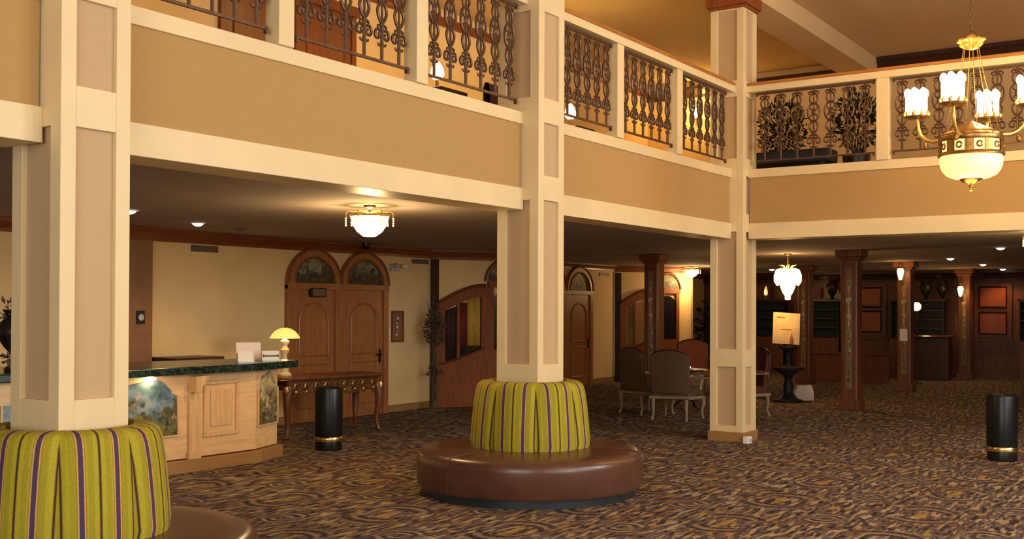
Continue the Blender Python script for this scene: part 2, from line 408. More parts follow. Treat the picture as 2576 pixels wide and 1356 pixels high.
# the slab that is the lobby ceiling and the balcony floor (L-shaped round the atrium)
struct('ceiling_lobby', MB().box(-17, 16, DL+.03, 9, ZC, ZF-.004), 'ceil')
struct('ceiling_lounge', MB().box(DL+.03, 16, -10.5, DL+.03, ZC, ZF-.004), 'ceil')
mb = MB(); mb.box(-17, 16, -10.5, 9, ZU, ZU+.15); struct('ceiling_atrium', mb, 'ceil_up')
# beam that runs from the corner column across the upper ceiling
mb = MB(); mb.box(-.02, 5.78, -.04, .48, 5.57, ZU-.002); struct('trim_beam', mb, 'ceil_up')
mb = MB(); mb.box(-17, -.02, -.04, .48, 5.57, ZU-.002); struct('trim_beam_long', mb, 'ceil_up')

# balcony fronts: lower band, wall covering, upper band -- between the columns and along the right arm
spans = [(-17, COLX[0]), (COLX[0]+CW, COLX[1]), (COLX[1]+CW, COLX[2])]
for i, (a, c) in enumerate(spans):
    struct('trim_lower_band', MB().box(a, c, DL, DL+.34, LB, LT), 'cream', bevel=.004)
    struct('wall_balcony_front', MB().box(a, c-.012, DL+.018, DL+.2, LT, TB), 'fascia')
    struct('trim_upper_band', MB().box(a, c, DL, DL+.2, TB, TT), 'cream', bevel=.004)
struct('trim_lower_band', MB().box(DL, DL+.34, -10.5, 0, LB, LT), 'cream', bevel=.004)
struct('wall_balcony_front', MB().box(DL+.018, DL+.2, -10.5, -.012, LT, TB), 'fascia')
struct('trim_upper_band', MB().box(DL, DL+.2, -10.5, 0, TB, TT), 'cream', bevel=.004)

# walls of the lobby (plan points); thickness goes away from the viewer
def wall(name, p, q, z0, z1, m, t=.12):
    p, q = Vector((*p, 0)), Vector((*q, 0)); d = (q-p); L = d.length; a = math.atan2(d.y, d.x)
    return struct(name, MB(Matrix.Translation(p) @ Matrix.Rotation(a, 4, 'Z')).box(0, L, 0, t, z0, z1), m)
WY = 6.10
wall('wall_back', (-4.12, WY), (1.52, WY), 0, ZC, 'wall')
wall('wall_back_left', (-17, WY), (-4.95, WY), 0, ZC, 'wall')
wall('wall_back_brown', (-4.95, WY-.12), (-4.12, WY-.12), 0, ZC, 'brownwall', .24)
S1A, S1B = Vector((1.52, 6.08)), Vector((2.95, 5.08))
wall('wall_shop_near', S1A, S1B, 0, ZC, 'wall')
wall('wall_shop_return', (2.95, 5.08), (2.95, 6.72), 0, ZC, 'wall')
wall('wall_back_middle', (2.95, 6.72), (9.05, 6.72), 0, ZC, 'wall')
S2A, S2B = Vector((9.05, 6.70)), Vector((10.7, 5.55))
wall('wall_shop_far', S2A, S2B, 0, ZC, 'wall')
wall('wall_shop_far_return', (10.7, 5.55), (10.7, 7.4), 0, ZC, 'wall')
wall('wall_back_far', (10.7, 7.4), (15.5, 7.4), 0, ZC, 'wall')
XF = 15.5
wall('wall_far', (XF, 8.0), (XF, -10.5), 0, ZC, 'redwood', .15)
# upper floor walls
struct('wall_upper_back', MB().box(-17, 5.8, 4.25, 4.4, ZF, ZU), 'wall')
struct('wall_upper_far', MB().box(5.8, 5.95, -10.5, 4.4, ZF, ZU), 'wall')
# window wall behind the viewer: piers, sill wall and head; the openings let the daylight in
WIN = [(-13.6, -10.7, .8, 4.2, 140), (-10.0, -7.1, .8, 4.2, 235), (-6.4, -4.3, 1.5, 5.0, 160), (-3.6, -.5, 2.6, 5.0, 360)]
mb = MB(); xe = -17
for a, c, z0_, z1_, pw in WIN:
    mb.box(xe, a, -10.5, -10.3, 0, ZU); mb.box(a, c, -10.5, -10.3, 0, z0_); mb.box(a, c, -10.5, -10.3, z1_, ZU); xe = c
mb.box(xe, 15.5, -10.5, -10.3, 0, ZU)
struct('wall_window', mb, 'wall')
mb = MB(); mb.box(-17.15, -17, -10.5, 9, 0, .7); mb.box(-17.15, -17, -10.5, 9, 4.2, ZU); mb.box(-17.15, -17, -10.5, -8, .7, 4.2); mb.box(-17.15, -17, -2.4, 9, .7, 4.2)
struct('wall_left', mb, 'wall')

# crown mouldings
def crown(name, p, q, zt, h, d, m):
    p, q = Vector((*p, 0)), Vector((*q, 0)); dd = q-p; L = dd.length; a = math.atan2(dd.y, dd.x)
    mb = MB(Matrix.Translation(p) @ Matrix.Rotation(a, 4, 'Z'))
    prof = [(0, zt), (-d, zt), (-d, zt-h*.25), (-d*.75, zt-h*.4), (-d*.45, zt-h*.75), (-d*.4, zt-h), (0, zt-h)]
    A = [mb.v((0, y, z)) for y, z in prof]; B = [mb.v((L, y, z)) for y, z in prof]; n = len(prof)
    for i in range(n): mb.f([A[i], A[(i+1) % n], B[(i+1) % n], B[i]])
    mb.f(A); mb.f(B[::-1])
    return struct(name, mb, m)
crown('trim_1', (-4.12, WY), (1.52, WY), ZC-.002, .155, .10, 'woodx')
crown('trim_2', (-4.95, WY-.12), (-4.06, WY-.12), ZC-.002, .155, .10, 'woodx')
crown('trim_3', (-17, WY), (-4.95, WY), ZC-.002, .155, .10, 'woodx')
crown('trim_4', S1A, S1B, ZC-.002, .17, .10, 'woodx')
crown('trim_5', (2.95, 6.72), (9.05, 6.72), ZC-.002, .12, .10, 'woodx')
crown('trim_6', S2A, S2B, ZC-.002, .14, .10, 'woodx')
crown('trim_7', (10.7, 7.4), (XF, 7.4), ZC-.002, .14, .10, 'woodx')
crown('trim_8', (XF, 7.4), (XF, -10), ZC-.002, .28, .12, 'darkwood')
crown('trim_9', (5.8, 4.25), (5.8, .49), ZU-.12, .20, .12, 'darkwood')
crown('trim_10', (5.8, -.05), (5.8, -10), ZU-.002, .24, .14, 'darkwood')
crown('trim_11', (-17, 4.25), (5.8, 4.25), 5.72, .11, .07, 'woodx')
struct('baseboard_back', MB().box(-4.12, 1.52, WY-.02, WY, 0, .11), 'base')
struct('baseboard_middle', MB().box(2.95, 9.05, 6.70, 6.72, 0, .12), 'base')

# ------------------------------------------------------------------ cream columns
LEV = [(.20, .93), (1.15, 2.61), (2.83, 3.30), (3.52, 4.29), (4.49, 5.37)]
CLAB = ['nearest cream panelled column, rising from the front left round settee',
        'cream panelled column rising from the middle of the centre round settee',
        'cream panelled corner column standing bare on the carpet where the balcony turns']
for k, x in enumerate(COLX):
    t = thing('column', CLAB[k], 'column', (x, 0, 0), group='cream balcony columns')
    e = .030; st = .092
    mb = MB()
    mb.box(e+.002, CW-e-.002, e+.002, CD-e-.002, 0, 5.43)
    for (a, c) in ((0, st), (CW-st, CW)):
        for (g, h) in ((0, st), (CD-st, CD)): mb.box(a, c, g, h, 0, 5.43)
    zz = [0]+[z for L in LEV for z in L]+[5.43]
    for i in range(0, len(zz), 2):
        mb.box(st, CW-st, 0, e+.004, zz[i], zz[i+1]); mb.box(st, CW-st, CD-e-.004, CD, zz[i], zz[i+1])
        mb.box(CW-e-.004, CW, st, CD-st, zz[i], zz[i+1])
        if zz[i] not in (2.61, 3.30): mb.box(0, e+.004, st, CD-st, zz[i], zz[i+1])
    mb.box(0, e+.004, st, CD-st, 2.61, 3.52)
    mb.build('frame', 'cream', t, smooth=False, bevel=.003)
    for i, (a, c) in enumerate(LEV):
        MB().box(st-.001, CW-st+.001, e-.002, e+.006, a, c).build('panel', 'tan', t, smooth=False)
        if i != 2: MB().box(e-.002, e+.006, st-.001, CD-st+.001, a, c).build('panel', 'tan', t, smooth=False)
    MB().box(-.02, CW+.02, -.02, CD+.02, 0, .125).build('plinth', 'base', t, smooth=False, bevel=.006)
    mb = MB(); mb.box(-.05, CW+.05, -.05, CD+.05, 5.43, 5.57); mb.box(-.025, CW+.025, -.025, CD+.025, 5.39, 5.43)
    mb.build('capital', 'wood', t, smooth=False, bevel=.006)
t = thing('outlet_box', 'small white floor outlet box against the base of the corner column', 'outlet', (-.09, -.105, 0))
MB().box(0, .13, 0, .07, 0, .085).build('box', 'white', t, bevel=.006)
MB().box(.03, .10, -.004, .001, .025, .06).build('cover', 'grey', t)

# ------------------------------------------------------------------ balcony railings
def baluster_mesh():
    mb = MB()
    def tb(p, rr=.011, closed=False, n=6): mb.tube(p, rr, n, closed)
    tb([(0, 0, 0), (0, 0, .30)], [.013, .014]); tb([(0, 0, .765), (0, 0, .845)], .013)
    # two C scrolls with twigs above and below
    for s in (-1, 1):
        p = [(0, 0, .235)]
        for i in range(14):
            a = PI*.75-i*.5; q = .040*(1-i*.05); p.append((s*(.048+q*math.cos(a)), 0, .195+q*1.15*math.sin(a)))
        tb(p, [.012]*8+[.011]*7)
        tb([(0, 0, .255), (s*.022, 0, .272), (s*.046, 0, .262), (s*.052, 0, .25)], [.012, .012, .011, .006])
        tb([(0, 0, .135), (s*.022, 0, .118), (s*.042, 0, .126), (s*.046, 0, .138)], [.012, .012, .010, .006])
        tb([(0, 0, .785), (s*.03, 0, .80), (s*.055, 0, .79), (s*.06, 0, .772), (s*.045, 0, .765)], [.012, .012, .011, .009, .006])
    def oval(zc, w, h, rr, tip=0.):
        p = []
        for i in range(22):
            a = 2*PI*i/22; u = math.sin(a); c = math.cos(a)
            p.append((w*u*(1-tip*max(0, c)), 0, zc-h*c))
        tb(p, rr, True)
    oval(.365, .052, .075, .0125, .35); oval(.545, .072, .108, .0125); oval(.712, .046, .062, .0115, -.2)
    tb([(0, 0, .30), (0, 0, .43)], .010); tb([(0, 0, .44), (0, 0, .65)], .009); tb([(0, 0, .65), (0, 0, .775)], .009)
    mb.ball((0, 0, .545), .030, 8, (1, .6, 1.3))
    for s in (-1, 1):
        for v in (-1, 1): tb([(0, 0, .545+v*.02), (s*.03, 0, .545+v*.035), (s*.045, 0, .545+v*.06)], [.011, .010, .008])
    for z, q in ((.295, .022), (.437, .024), (.652, .022), (.775, .02)): mb.ball((0, 0, z), q, 8, (1.1, .9, .8))
    return mb.build('baluster', 'iron')
bal0 = baluster_mesh(); used = [False]
def put_baluster(panel, x, z):
    if not used[0]: o = bal0; used[0] = True
    else: o = bal0.copy(); COL.objects.link(o)
    o.parent = panel; o.location = (x, 0, z); return o
def railing(label, loc, rz, length, posts, spans_, ends=(True, True)):
    t = thing('balcony_railing', label, 'railing', loc, rz, 'balcony railings')
    mb = MB(); mb.box(0, length, -.045, .11, 4.345-TT, 4.425-TT); mb.build('top_rail', 'cream', t, smooth=False, bevel=.004)
    mb = MB(); mb.box(0, length, -.06, .125, 4.425-TT, 4.462-TT); mb.build('handrail', 'rail', t, smooth=False, bevel=.008)
    for x in posts:
        MB().box(x-.07, x+.07, -.03, .10, 0, 4.345-TT).build('post', 'cream', t, smooth=False, bevel=.004)
    for a, c, n in spans_:
        mb = MB(); zb, zt = 3.488-TT, 4.325-TT
        mb.box(a, c, .018, .036, zb-.010, zb+.010)
        for x in (a+.004, c-.004):
            mb.box(x-.010, x+.010, .014, .040, zb-.035, zb+.012)
        p = mb.build('iron_panel', 'iron', t, smooth=False)
        mb = MB(); mb.box(a, c, .018, .036, zt-.014, zt+.012)
        for x in (a+.004, c-.004): mb.box(x-.010, x+.010, .014, .040, zt-.03, zt+.014)
        mb.build('head_bar', 'iron', p, smooth=False)
        for i in range(n):
            o = put_baluster(p, a+(c-a)*(i+.5)/n, zb); o.location.y = .027
    return t
x0 = COLX[0]+CW
railing('ironwork balcony railing above the reception desk, from nearest column to centre column', (x0, DL, TT), 0, COLX[1]-x0,
        [-7.64-x0, -6.19-x0], [(.10, -7.77-x0, 6), (-7.50-x0, -6.31-x0, 6), (-6.08-x0, -4.80-x0, 6)])
x0 = COLX[1]+CW
railing('ironwork balcony railing from centre column to the corner column', (x0, DL, TT), 0, -x0,
        [-2.95-x0, -1.54-x0], [(.08, -3.06-x0, 6), (-2.84-x0, -1.65-x0, 6), (-1.43-x0, -.12-x0, 6)])
railing('ironwork balcony railing behind the candle chandelier, right of the corner column', (DL, 0, TT), -PI/2, 8.,
        [1.65, 3.3, 4.95, 6.6], [(.10, 1.54, 7), (1.76, 3.19, 7), (3.41, 4.84, 7), (5.06, 6.49, 7)])
railing('ironwork balcony railing left of the nearest column', (-16.9, DL, TT), 0, -9.40+16.9, [2., 4., 6.2], [(6.32, 7.4, 5)])

# ------------------------------------------------------------------ round settees
def settee(label, loc, rz):
    t = thing('round_settee', label, 'settee', loc, rz, group='round settees at the columns')
    npan = 8; ph = math.radians(-100)
    def wob(a, z):
        q = ((a-ph)/(2*PI/npan)+.5) % 1-.5
        return 1-.035*math.exp(-((.5-abs(q))/.06)**2)+.010*math.cos(q*2*PI)
    prof = [(.535, .40), (.545, .46), (.535, .60), (.515, .80), (.495, .92), (.478, .965), (.45, .99), (.40, 1.0), (.345, 1.0), (.345, .9)]
    MB().lathe(prof, n=192, wob=wob).build('backrest', 'stripe', t)
    prof = [(.345, .405), (.50, .415), (.80, .405), (.95, .392), (1.0, .372), (1.02, .34), (1.022, .30), (1.018, .10), (1.0, .075), (.5, .07)]
    MB().lathe(prof, n=96).build('seat', 'leather', t)
    for k in range(3):
        a = math.radians(143.9+k*120); pts = []
        for r_, z in [(.56, .414), (.80, .407), (.95, .394), (1.001, .374), (1.021, .34), (1.023, .30), (1.019, .10)]:
            pts.append((r_*math.cos(a), r_*math.sin(a), z))
        MB().tube(pts, .006, 5).build('seam_piping', 'leather', t)
    MB().lathe([(.345, 0), (.955, 0), (.955, .085), (.345, .085), (.345, 0)], n=72).build('plinth', 'plinth', t)
    return t
settee('round leather settee with green striped backrest at the nearest column, front left', (COLX[0]+CW/2, CD/2, 0), math.radians(-7.9))
settee('whole round leather settee with green striped backrest standing in mid carpet', (COLX[1]+CW/2, CD/2, 0), math.radians(26.3))

# ------------------------------------------------------------------ litter bins
def bin_(label, loc):
    t = thing('ash_bin', label, 'bin', loc, group='black cylinder bins')
    MB().lathe([(0, .155), (.160, .155), (.162, .17), (.162, .70), (.158, .715), (.15, .72), (.14, .70), (0, .69)], n=40).build('body', 'black', t)
    MB().lathe([(.156, .10), (.163, .105), (.163, .118), (.158, .122), (.163, .126), (.163, .14), (.156, .155)], n=40).build('band', 'brass', t)
    MB().lathe([(0, 0), (.155, 0), (.158, .02), (.15, .10), (0, .10)], n=40).build('foot', 'black', t)
    MB().lathe([(.150, .716), (.158, .722), (.164, .716), (.164, .708)], n=40).build('rim', 'black', t)
    return t
bin_('black cylindrical bin with brass foot band in front of the gilded console table', (-3.42, 3.70, 0))
bin_('black cylindrical bin with brass foot band at the right edge of the carpet', (.20, -2.93, 0))

# ------------------------------------------------------------------ reception desk
body = [(-9.2, 4.75), (-7.45, 3.93), (-6.45, 3.62), (-4.66, 3.59), (-4.18, 3.76), (-4.18, 4.35), (-9.2, 5.4)]
top = [(-9.3, 4.62), (-7.48, 3.77), (-6.40, 3.47), (-4.74, 3.42), (-3.98, 3.64), (-3.92, 4.40), (-9.3, 5.5)]
t = thing('reception_desk', 'long limed oak reception desk with painted panels and green marble top', 'desk', (-6, 4, 0))
T = Matrix.Translation((6, -4, 0))
MB(T).prism(body, .14, .983).build('body', 'desk', t, smooth=False, bevel=.005)
pl = [(x+(.05 if x > -5 else 0), y-.045 if y < 4.2 else y) for x, y in body]
MB(T).prism(pl, 0, .13).build('plinth', 'base', t, smooth=False, bevel=.006)
MB(T).prism(top, .983, 1.06).build('countertop', 'marble', t, smooth=False, bevel=.012)
def on_face(p, q):
    p, q = Vector((*p, 0)), Vector((*q, 0)); d = q-p
    return T @ Matrix.Translation(p) @ Matrix.Rotation(math.atan2(d.y, d.x), 4, 'Z'), d.length
fm, fl = on_face(body[2], body[3])
# painted panel in a carved frame, corbel pilaster, raised panel
def mural(fr, x0, x1, m):
    zb, zt = .39, .945; n = 12; pts = [(x0, zb), (x1, zb), (x1, zt-.17)]
    cx = (x0+x1)/2; w = (x1-x0)/2
    for i in range(n+1):
        a = PI*i/n; pts.append((cx+w*.82*math.cos(a), zt-.16+.16*math.sin(a)+.014*math.cos(5*a)))
    pts.append((x0, zt-.17))
    MB(fr).slab(pts, -.012, .01).build('painted_panel', m, t, smooth=False)
    mb = MB(fr); mb.tube([(x0-.012, -.012, zb-.012), (x1+.012, -.012, zb-.012), (x1+.012, -.012, zt-.17)], .012, 6); mb.tube([(x0-.012, -.012, zb-.012), (x0-.012, -.012, zt-.17)], .012, 6)
    mb.build('panel_moulding', 'deskv', t)
mural(fm, .08, .76, 'mural')
mb = MB(fm); mb.box(.90, 1.02, -.035, .01, .13, .90); mb.box(.885, 1.035, -.05, .01, .13, .20)
mb.build('pilaster', 'deskv', t, smooth=False, bevel=.004)
mb = MB(fm); mb.slab([(.90, .96), (1.06, .96), (1.06, .93), (1.02, .90), (.985, .85), (.97, .80), (.90, .80)], -.13, .01); mb.build('corbel', 'deskv', t, smooth=False, bevel=.004)
mb = MB(fm)
for a in ((1.09, 1.55, .33, .37), (1.09, 1.55, .86, .90), (1.09, 1.13, .37, .86), (1.51, 1.55, .37, .86)): mb.box(a[0], a[1], -.02, .01, a[2], a[3])
mb.box(1.18, 1.46, -.015, .01, .43, .80); mb.build('raised_panel', 'deskv', t, smooth=False, bevel=.008)
fm2, fl2 = on_face(body[3], body[4]); mural(fm2, .05, fl2-.03, 'mural3')
fm3, fl3 = on_face(body[1], body[2]); mural(fm3, .12, .86, 'mural')
for fr, x in ((fm, .42), (fm3, .46)):
    MB(fr @ Matrix.Translation((x, -.05, .95))).lathe([(0, 0), (.045, -.005), (.055, .01), (.05, .018)], n=16).build('downlight', 'canlight', t)
    p = (fr @ Vector((x, -.07, .925)))+Vector((-6+12-6, 0, 0)); wp = Vector((p.x-6+0, p.y+4, p.z)) if False else (Matrix.Translation((-6, 4, 0)) @ fr @ Vector((x, -.065, .93)))
    lamp(wp, 2.2, (1, .68, .26), .03)
# ledge behind
t = thing('back_counter', 'low dark wood counter against the wall behind the reception desk', 'counter', (-3, 5.75, 0))
mb = MB(); mb.box(-1.1, -.35, -.2, .3, .98, 1.03); mb.build('top', 'darkwood', t, smooth=False, bevel=.01)
mb = MB(); mb.box(-1.05, -.40, -.15, .3, 0, .98); mb.build('cabinet', 'darkwood', t, smooth=False)

# things on the desk
def card(name, label, cat, loc, rz, w, h, m, tilt=.18):
    t = thing(name, label, cat, loc, rz)
    mb = MB(); mb.slab([(-w/2, 0), (w/2, 0), (w/2, h), (-w/2, h)], 0, .006)
    o = mb.build('sheet', m, t, smooth=False); o.rotation_euler = (-tilt, 0, 0)
    MB().box(-w/2, w/2, -.03, .10, 0, .012).build('foot', 'white', t, smooth=False)
    return t, o
t, o = card('sign_holder', 'tall pinkish paper sign in a stand on the reception desk', 'sign', (-4.36, 4.02, 1.06), -.55, .27, .20, 'paper')
MB().box(-.135, .135, .0, .10, .0, .02).build('base', 'white', t, smooth=False)
t, o = card('brochure_holder', 'white brochure holder in front of the pinkish sign on the desk', 'holder', (-4.68, 3.72, 1.0605), -.5, .17, .12, 'white', .1)
mb = MB()
for x in (-.085, .08): mb.box(x, x+.005, 0, .08, 0, .09)
mb.box(-.085, .085, .075, .08, 0, .10); mb.build('tray', 'white', t, smooth=False)
t, o = card('desk_sign', 'small white sign with a black bar beside the lamp end of desk', 'sign', (-4.28, 3.76, 1.0605), -.5, .19, .11, 'white', .1)
mb = MB(); mb.box(-.07, .07, -.004, 0, .045, .062); mb.prism([(-.09, 0), (-.07, -.001), (-.07, .001)], 0, .01)
for s in (-1, 1): mb.box(s*.08-.008, s*.08+.008, -.004, 0, .038, .069)
b_ = mb.build('black_bar', 'black', t, smooth=False); b_.rotation_euler = (-.1, 0, 0)
# urn with flowers at the far left of the desk
t = thing('flower_urn', 'dark bronze urn with dried flowers on the left of the reception desk', 'urn', (-7.13, 4.05, 1.0605))
MB().lathe([(0, 0), (.09, 0), (.09, .03), (.04, .07), (.03, .15), (.09, .22), (.155, .32), (.16, .38), (.13, .44), (.08, .48), (.07, .51), (.10, .545), (.105, .555), (.08, .56), (0, .52)], n=28).build('vase', 'urn', t)
for s in (0, PI):
    MB(Matrix.Rotation(s+.6, 4, 'Z')).tube([(.10, 0, .37)]+[(.13+.05*math.sin(i*.5), 0, .37+.05*math.sin(i*.45)-.018*i) for i in range(7)], .010, 6).build('handle', 'urn', t)
MB().foliage((0, 0, .53), (.14, .14, .10), 90, .07, .03).build('dried_flowers', 'leafdry', t)
t = thing('flower_posy', 'low posy of red brown dried flowers on the left of the desk', 'flowers', (-7.28, 3.80, 1.0605))
MB().lathe([(0, 0), (.05, 0), (.06, .05), (.05, .06), (0, .05)], n=16).build('bowl', 'urn', t)
MB().foliage((0, 0, .13), (.10, .10, .06), 80, .05, .03).build('blooms', 'leafdry', t)

# ------------------------------------------------------------------ carved console table and lamp
t = thing('console_table', 'carved gilded console table with cabriole legs in front of the arched doors', 'table', (-2.33, 4.83, 0), math.radians(-9))
TL, TD, TH = 1.62, .62, .78
mb = MB(); n = 40; pts = []
for i in range(n):
    a = 2*PI*i/n; c, s = math.cos(a), math.sin(a)
    x = math.copysign(abs(c)**.28, c)*TL/2; y = math.copysign(abs(s)**.28, s)*TD/2
    pts.append((x*(1+.012*math.cos(6*a)), y*(1+.02*math.cos(8*a))))
mb.prism(pts, TH-.03, TH); mb.build('tabletop', 'redwood', t, smooth=False, bevel=.008)
mb = MB(); mb.tube([(x*1.004, y*1.004, TH-.038) for x, y in pts], .012, 6, True); mb.build('gilt_edge', 'gold', t)
mb = MB(); mb.box(-TL/2+.08, TL/2-.08, -TD/2+.05, TD/2-.05, TH-.17, TH-.03); mb.build('apron', 'redwood', t, smooth=False)
def scrolls(mb, x, y, s, along):
    for k, (dx, dz, q) in enumerate(((0, 0, 1), (.05, .015, .8), (-.05, .015, .8), (0, -.045, .7))):
        pts = []
        for i in range(12):
            a = i*.55+k; rr = .052*q*(1-i*.06)
            u = dx*s+rr*math.cos(a)*s; w = TH-.13+dz*1.5+rr*math.sin(a)
            pts.append((x+u, y, w) if along else (x, y+u, w))
        mb.tube(pts, .010, 5)
mb = MB()
for x in (-.62, -.46, -.30, -.15, 0, .15, .30, .46, .62): scrolls(mb, x, -TD/2+.04, 1.25 if abs(x) < .05 else 1, True)
for y in (-.18, 0, .18):
    for x in (-TL/2+.07, TL/2-.07): scrolls(mb, x, y, 1, False)
for x in (-.62, -.31, 0, .31, .62): mb.ball((x, -TD/2+.035, TH-.19), .032, 8, (1.4, .8, 1))
mb.tube([(-.70, -TD/2+.045, TH-.14)]+[(-.70+1.40*i/24, -TD/2+.045, TH-.205-.035*math.cos(i/24*2*PI*3)) for i in range(25)], .014, 6)
mb.build('carved_scrolls', 'gold', t)
for sx in (-1, 1):
    for sy in (-1, 1):
        bx, by = sx*(TL/2-.10), sy*(TD/2-.09)
        pts = []; rr = []
        for i in range(15):
            k = i/14; z = TH-.12-(TH-.14)*k
            off = .055*math.sin(k*PI*1.05)*(1-k*1.2)+(.05*max(0, k-.8)*5*.7)
            pts.append((bx+sx*off, by+sy*off*.8, z)); rr.append(.045*(1-k)**.8+.016+(.012 if k > .95 else 0))
        o = MB().tube(pts, rr, 8).build('leg', 'redwood', t)
        mb = MB(); mb.ball((bx+sx*.045, by+sy*.035, TH-.17), .042, 8, (1, 1, 1.9)); mb.tube([(bx+sx*.075, by+sy*.06, TH-.22), (bx+sx*.07, by+sy*.055, TH-.32), (bx+sx*.05, by+sy*.04, TH-.42)], [.016, .012, .005], 6); mb.ball((pts[-1][0], pts[-1][1], .025), .028, 8, (1.2, 1.2, .8))
        mb.build('gilt_mount', 'gold', o)
mb = MB()
mb.build('inner_shelf', 'redwood', t) if False else mb.bm.free()
t = thing('table_lamp', 'ivory table lamp with yellow glass shade on the console table', 'lamp', (-2.87, 4.98, TH))
MB().lathe([(0, 0), (.085, 0), (.09, .02), (.07, .035), (.05, .05), (.055, .10), (.04, .16), (.028, .24), (.03, .27), (.058, .31), (.06, .33), (.035, .36), (.028, .38), (.055, .42), (.06, .44), (.03, .46), (.012, .48), (.012, .52), (0, .52)], n=28).build('base', 'shadebase', t)
MB().lathe([(.188, .475), (.186, .49), (.165, .525), (.13, .565), (.08, .595), (.03, .61), (.026, .60), (.075, .585), (.125, .555), (.16, .515), (.18, .485), (.188, .475)], n=36).build('shade', 'shade', t)
MB().lathe([(0, .64), (.012, .63), (.016, .615), (.03, .608), (.0, .60)], n=14).build('finial', 'brass', t)
lamp((-2.87, 4.98, TH+.50), 7, (1, .70, .28), .03)

# ------------------------------------------------------------------ arched double door (structure) in the back wall
def arched_door(name, loc, rz, w, spring, doorH, fan, two=True, scale=1.):
    r0 = sroot(name, loc, rz)
    def ringpts(cx, ra, rb, zs, n=18, k=1.):
        o = [(cx+ra*math.cos(PI*i/n), zs+ra*k*math.sin(PI*i/n)) for i in range(n+1)]
        q = [(cx+rb*math.cos(PI*i/n), zs+rb*k*math.sin(PI*i/n)) for i in range(n+1)]
        return o, q
    leaves = (-1, 1) if two else (0,)
    for s in leaves:
        cx = s*w/2; hw = w/2
        # surround: jambs, arch, transom
        mb = MB(); jt = .11
        for e in (-1, 1): mb.box(cx+e*(hw-jt/2)-jt/2, cx+e*(hw-jt/2)+jt/2, -.07, .02, 0, spring)
        mb.box(cx-hw, cx+hw, -.085, .02, spring-.06, spring+.03)
        o, q = ringpts(cx, hw, hw-.13, spring+.02, k=.92)
        for i in range(len(o)-1): mb.slab([o[i], o[i+1], q[i+1], q[i]][::-1], -.07, .02)
        mb.build('frame', 'doorwood', r0, smooth=False, bevel=.004)
        mb = MB(); mb.tube([(x, -.075, z) for x, z in o], .018, 6); mb.tube([(x, -.075, z) for x, z in q], .014, 6); mb.build('arch_moulding', 'wood', r0)
        mb = MB(); mb.slab([(cx+(hw-.12)*math.cos(PI*i/18), spring+.03+(hw-.13)*.92*math.sin(PI*i/18)) for i in range(19)], -.03, .0); mb.build('fanlight', fan, r0, smooth=False)
        # door leaf with arched raised panel and low panels
        lw = hw-jt; mb = MB(); mb.box(cx-lw, cx+lw, -.035, .0, .01, doorH); lf = mb.build('door_leaf', 'doorwood', r0, smooth=False)
        mb = MB(); pw = lw-.14
        top_ = [(cx-pw, .95), (cx+pw, .95), (cx+pw, doorH-.45)]+[(cx+pw*math.cos(PI*i/12), doorH-.45+.25*math.sin(PI*i/12)) for i in range(1, 12)]+[(cx-pw, doorH-.45)]
        mb.tube([(x, -.04, z) for x, z in top_], .018, 6, True)
        mb.tube([(cx-pw, -.04, .2), (cx+pw, -.04, .2), (cx+pw, -.04, .82), (cx-pw, -.04, .82)], .018, 6, True)
        mb.build('panel_moulding', 'doorwood', lf)
        if two and s < 0: continue
        mb = MB(); mb.box(cx+lw-.09, cx+lw-.05, -.05, -.035, .80, 1.0); mb.tube([(cx+lw-.07, -.05, .92), (cx+lw-.07, -.085, .92), (cx+lw-.19, -.085, .925)], .011, 6)
        mb.build('handle', 'black', lf)
    return r0
d1 = arched_door('door_1', (-.69, WY, 0), 0, 1.09, 1.97, 1.91, 'mural2')
t = thing('exit_sign', 'small dark sign box hung on the left arched door', 'sign', (-1.20, WY-.09, 1.80))
MB().box(-.15, .15, -.02, .04, 0, .13).build('box', 'blacksoft', t, smooth=False, bevel=.006)
MB().box(-.13, .13, -.023, -.019, .015, .115).build('face', 'vent', t, smooth=False)

# wall fittings on the back wall
def vent(label, x, z, w, h):
    t = thing('air_vent', label, 'vent', (x, WY, z), group='wall air vents')
    mb = MB(); mb.box(-w/2, w/2, -.02, 0, -h/2, -h/2+.015); mb.box(-w/2, w/2, -.02, 0, h/2-.015, h/2); mb.box(-w/2, -w/2+.015, -.02, 0, -h/2+.015, h/2-.015); mb.box(w/2-.015, w/2, -.02, 0, -h/2+.015, h/2-.015)
    mb.build('frame', 'vent', t, smooth=False)
    mb = MB(); mb.box(-w/2+.01, w/2-.01, -.004, 0, -h/2+.01, h/2-.01)
    for i in range(5): z_ = -h/2+.02+(h-.04)*(i+.5)/5; mb.box(-w/2+.012, w/2-.012, -.016, -.003, z_-.004, z_+.004)
    o = mb.build('louvre', 'vent', t, smooth=False); return t, o
vent('brown air vent high on the wall behind the reception desk', -3.22, 2.405, .44, .085)
vent('brown air vent high on the wall right of the arched doors', 1.26, 2.405, .42, .075)
vent('small brown air vent on the lit pillar right of the far arched door', 8.55, 2.40, .40, .075)[0].location.y = 6.72
t = thing('emergency_light', 'twin lamp emergency light on the wall right of the arched doors', 'light', (.64, WY, 2.28))
MB().box(-.16, .04, -.07, 0, -.05, .06).build('case', 'grey', t, bevel=.01)
for x in (-.1, .12): MB(Matrix.Translation((x, -.08, .03)) @ Matrix.Rotation(PI/2, 4, 'X')).lathe([(0, 0), (.04, .0), (.045, .03), (.03, .06), (0, .07)], n=14).build('lamp_head', 'white' if x > 0 else 'grey', t)
t = thing('framed_notice', 'narrow brown framed notice on the wall right of the arched doors', 'picture', (.69, WY, 1.10))
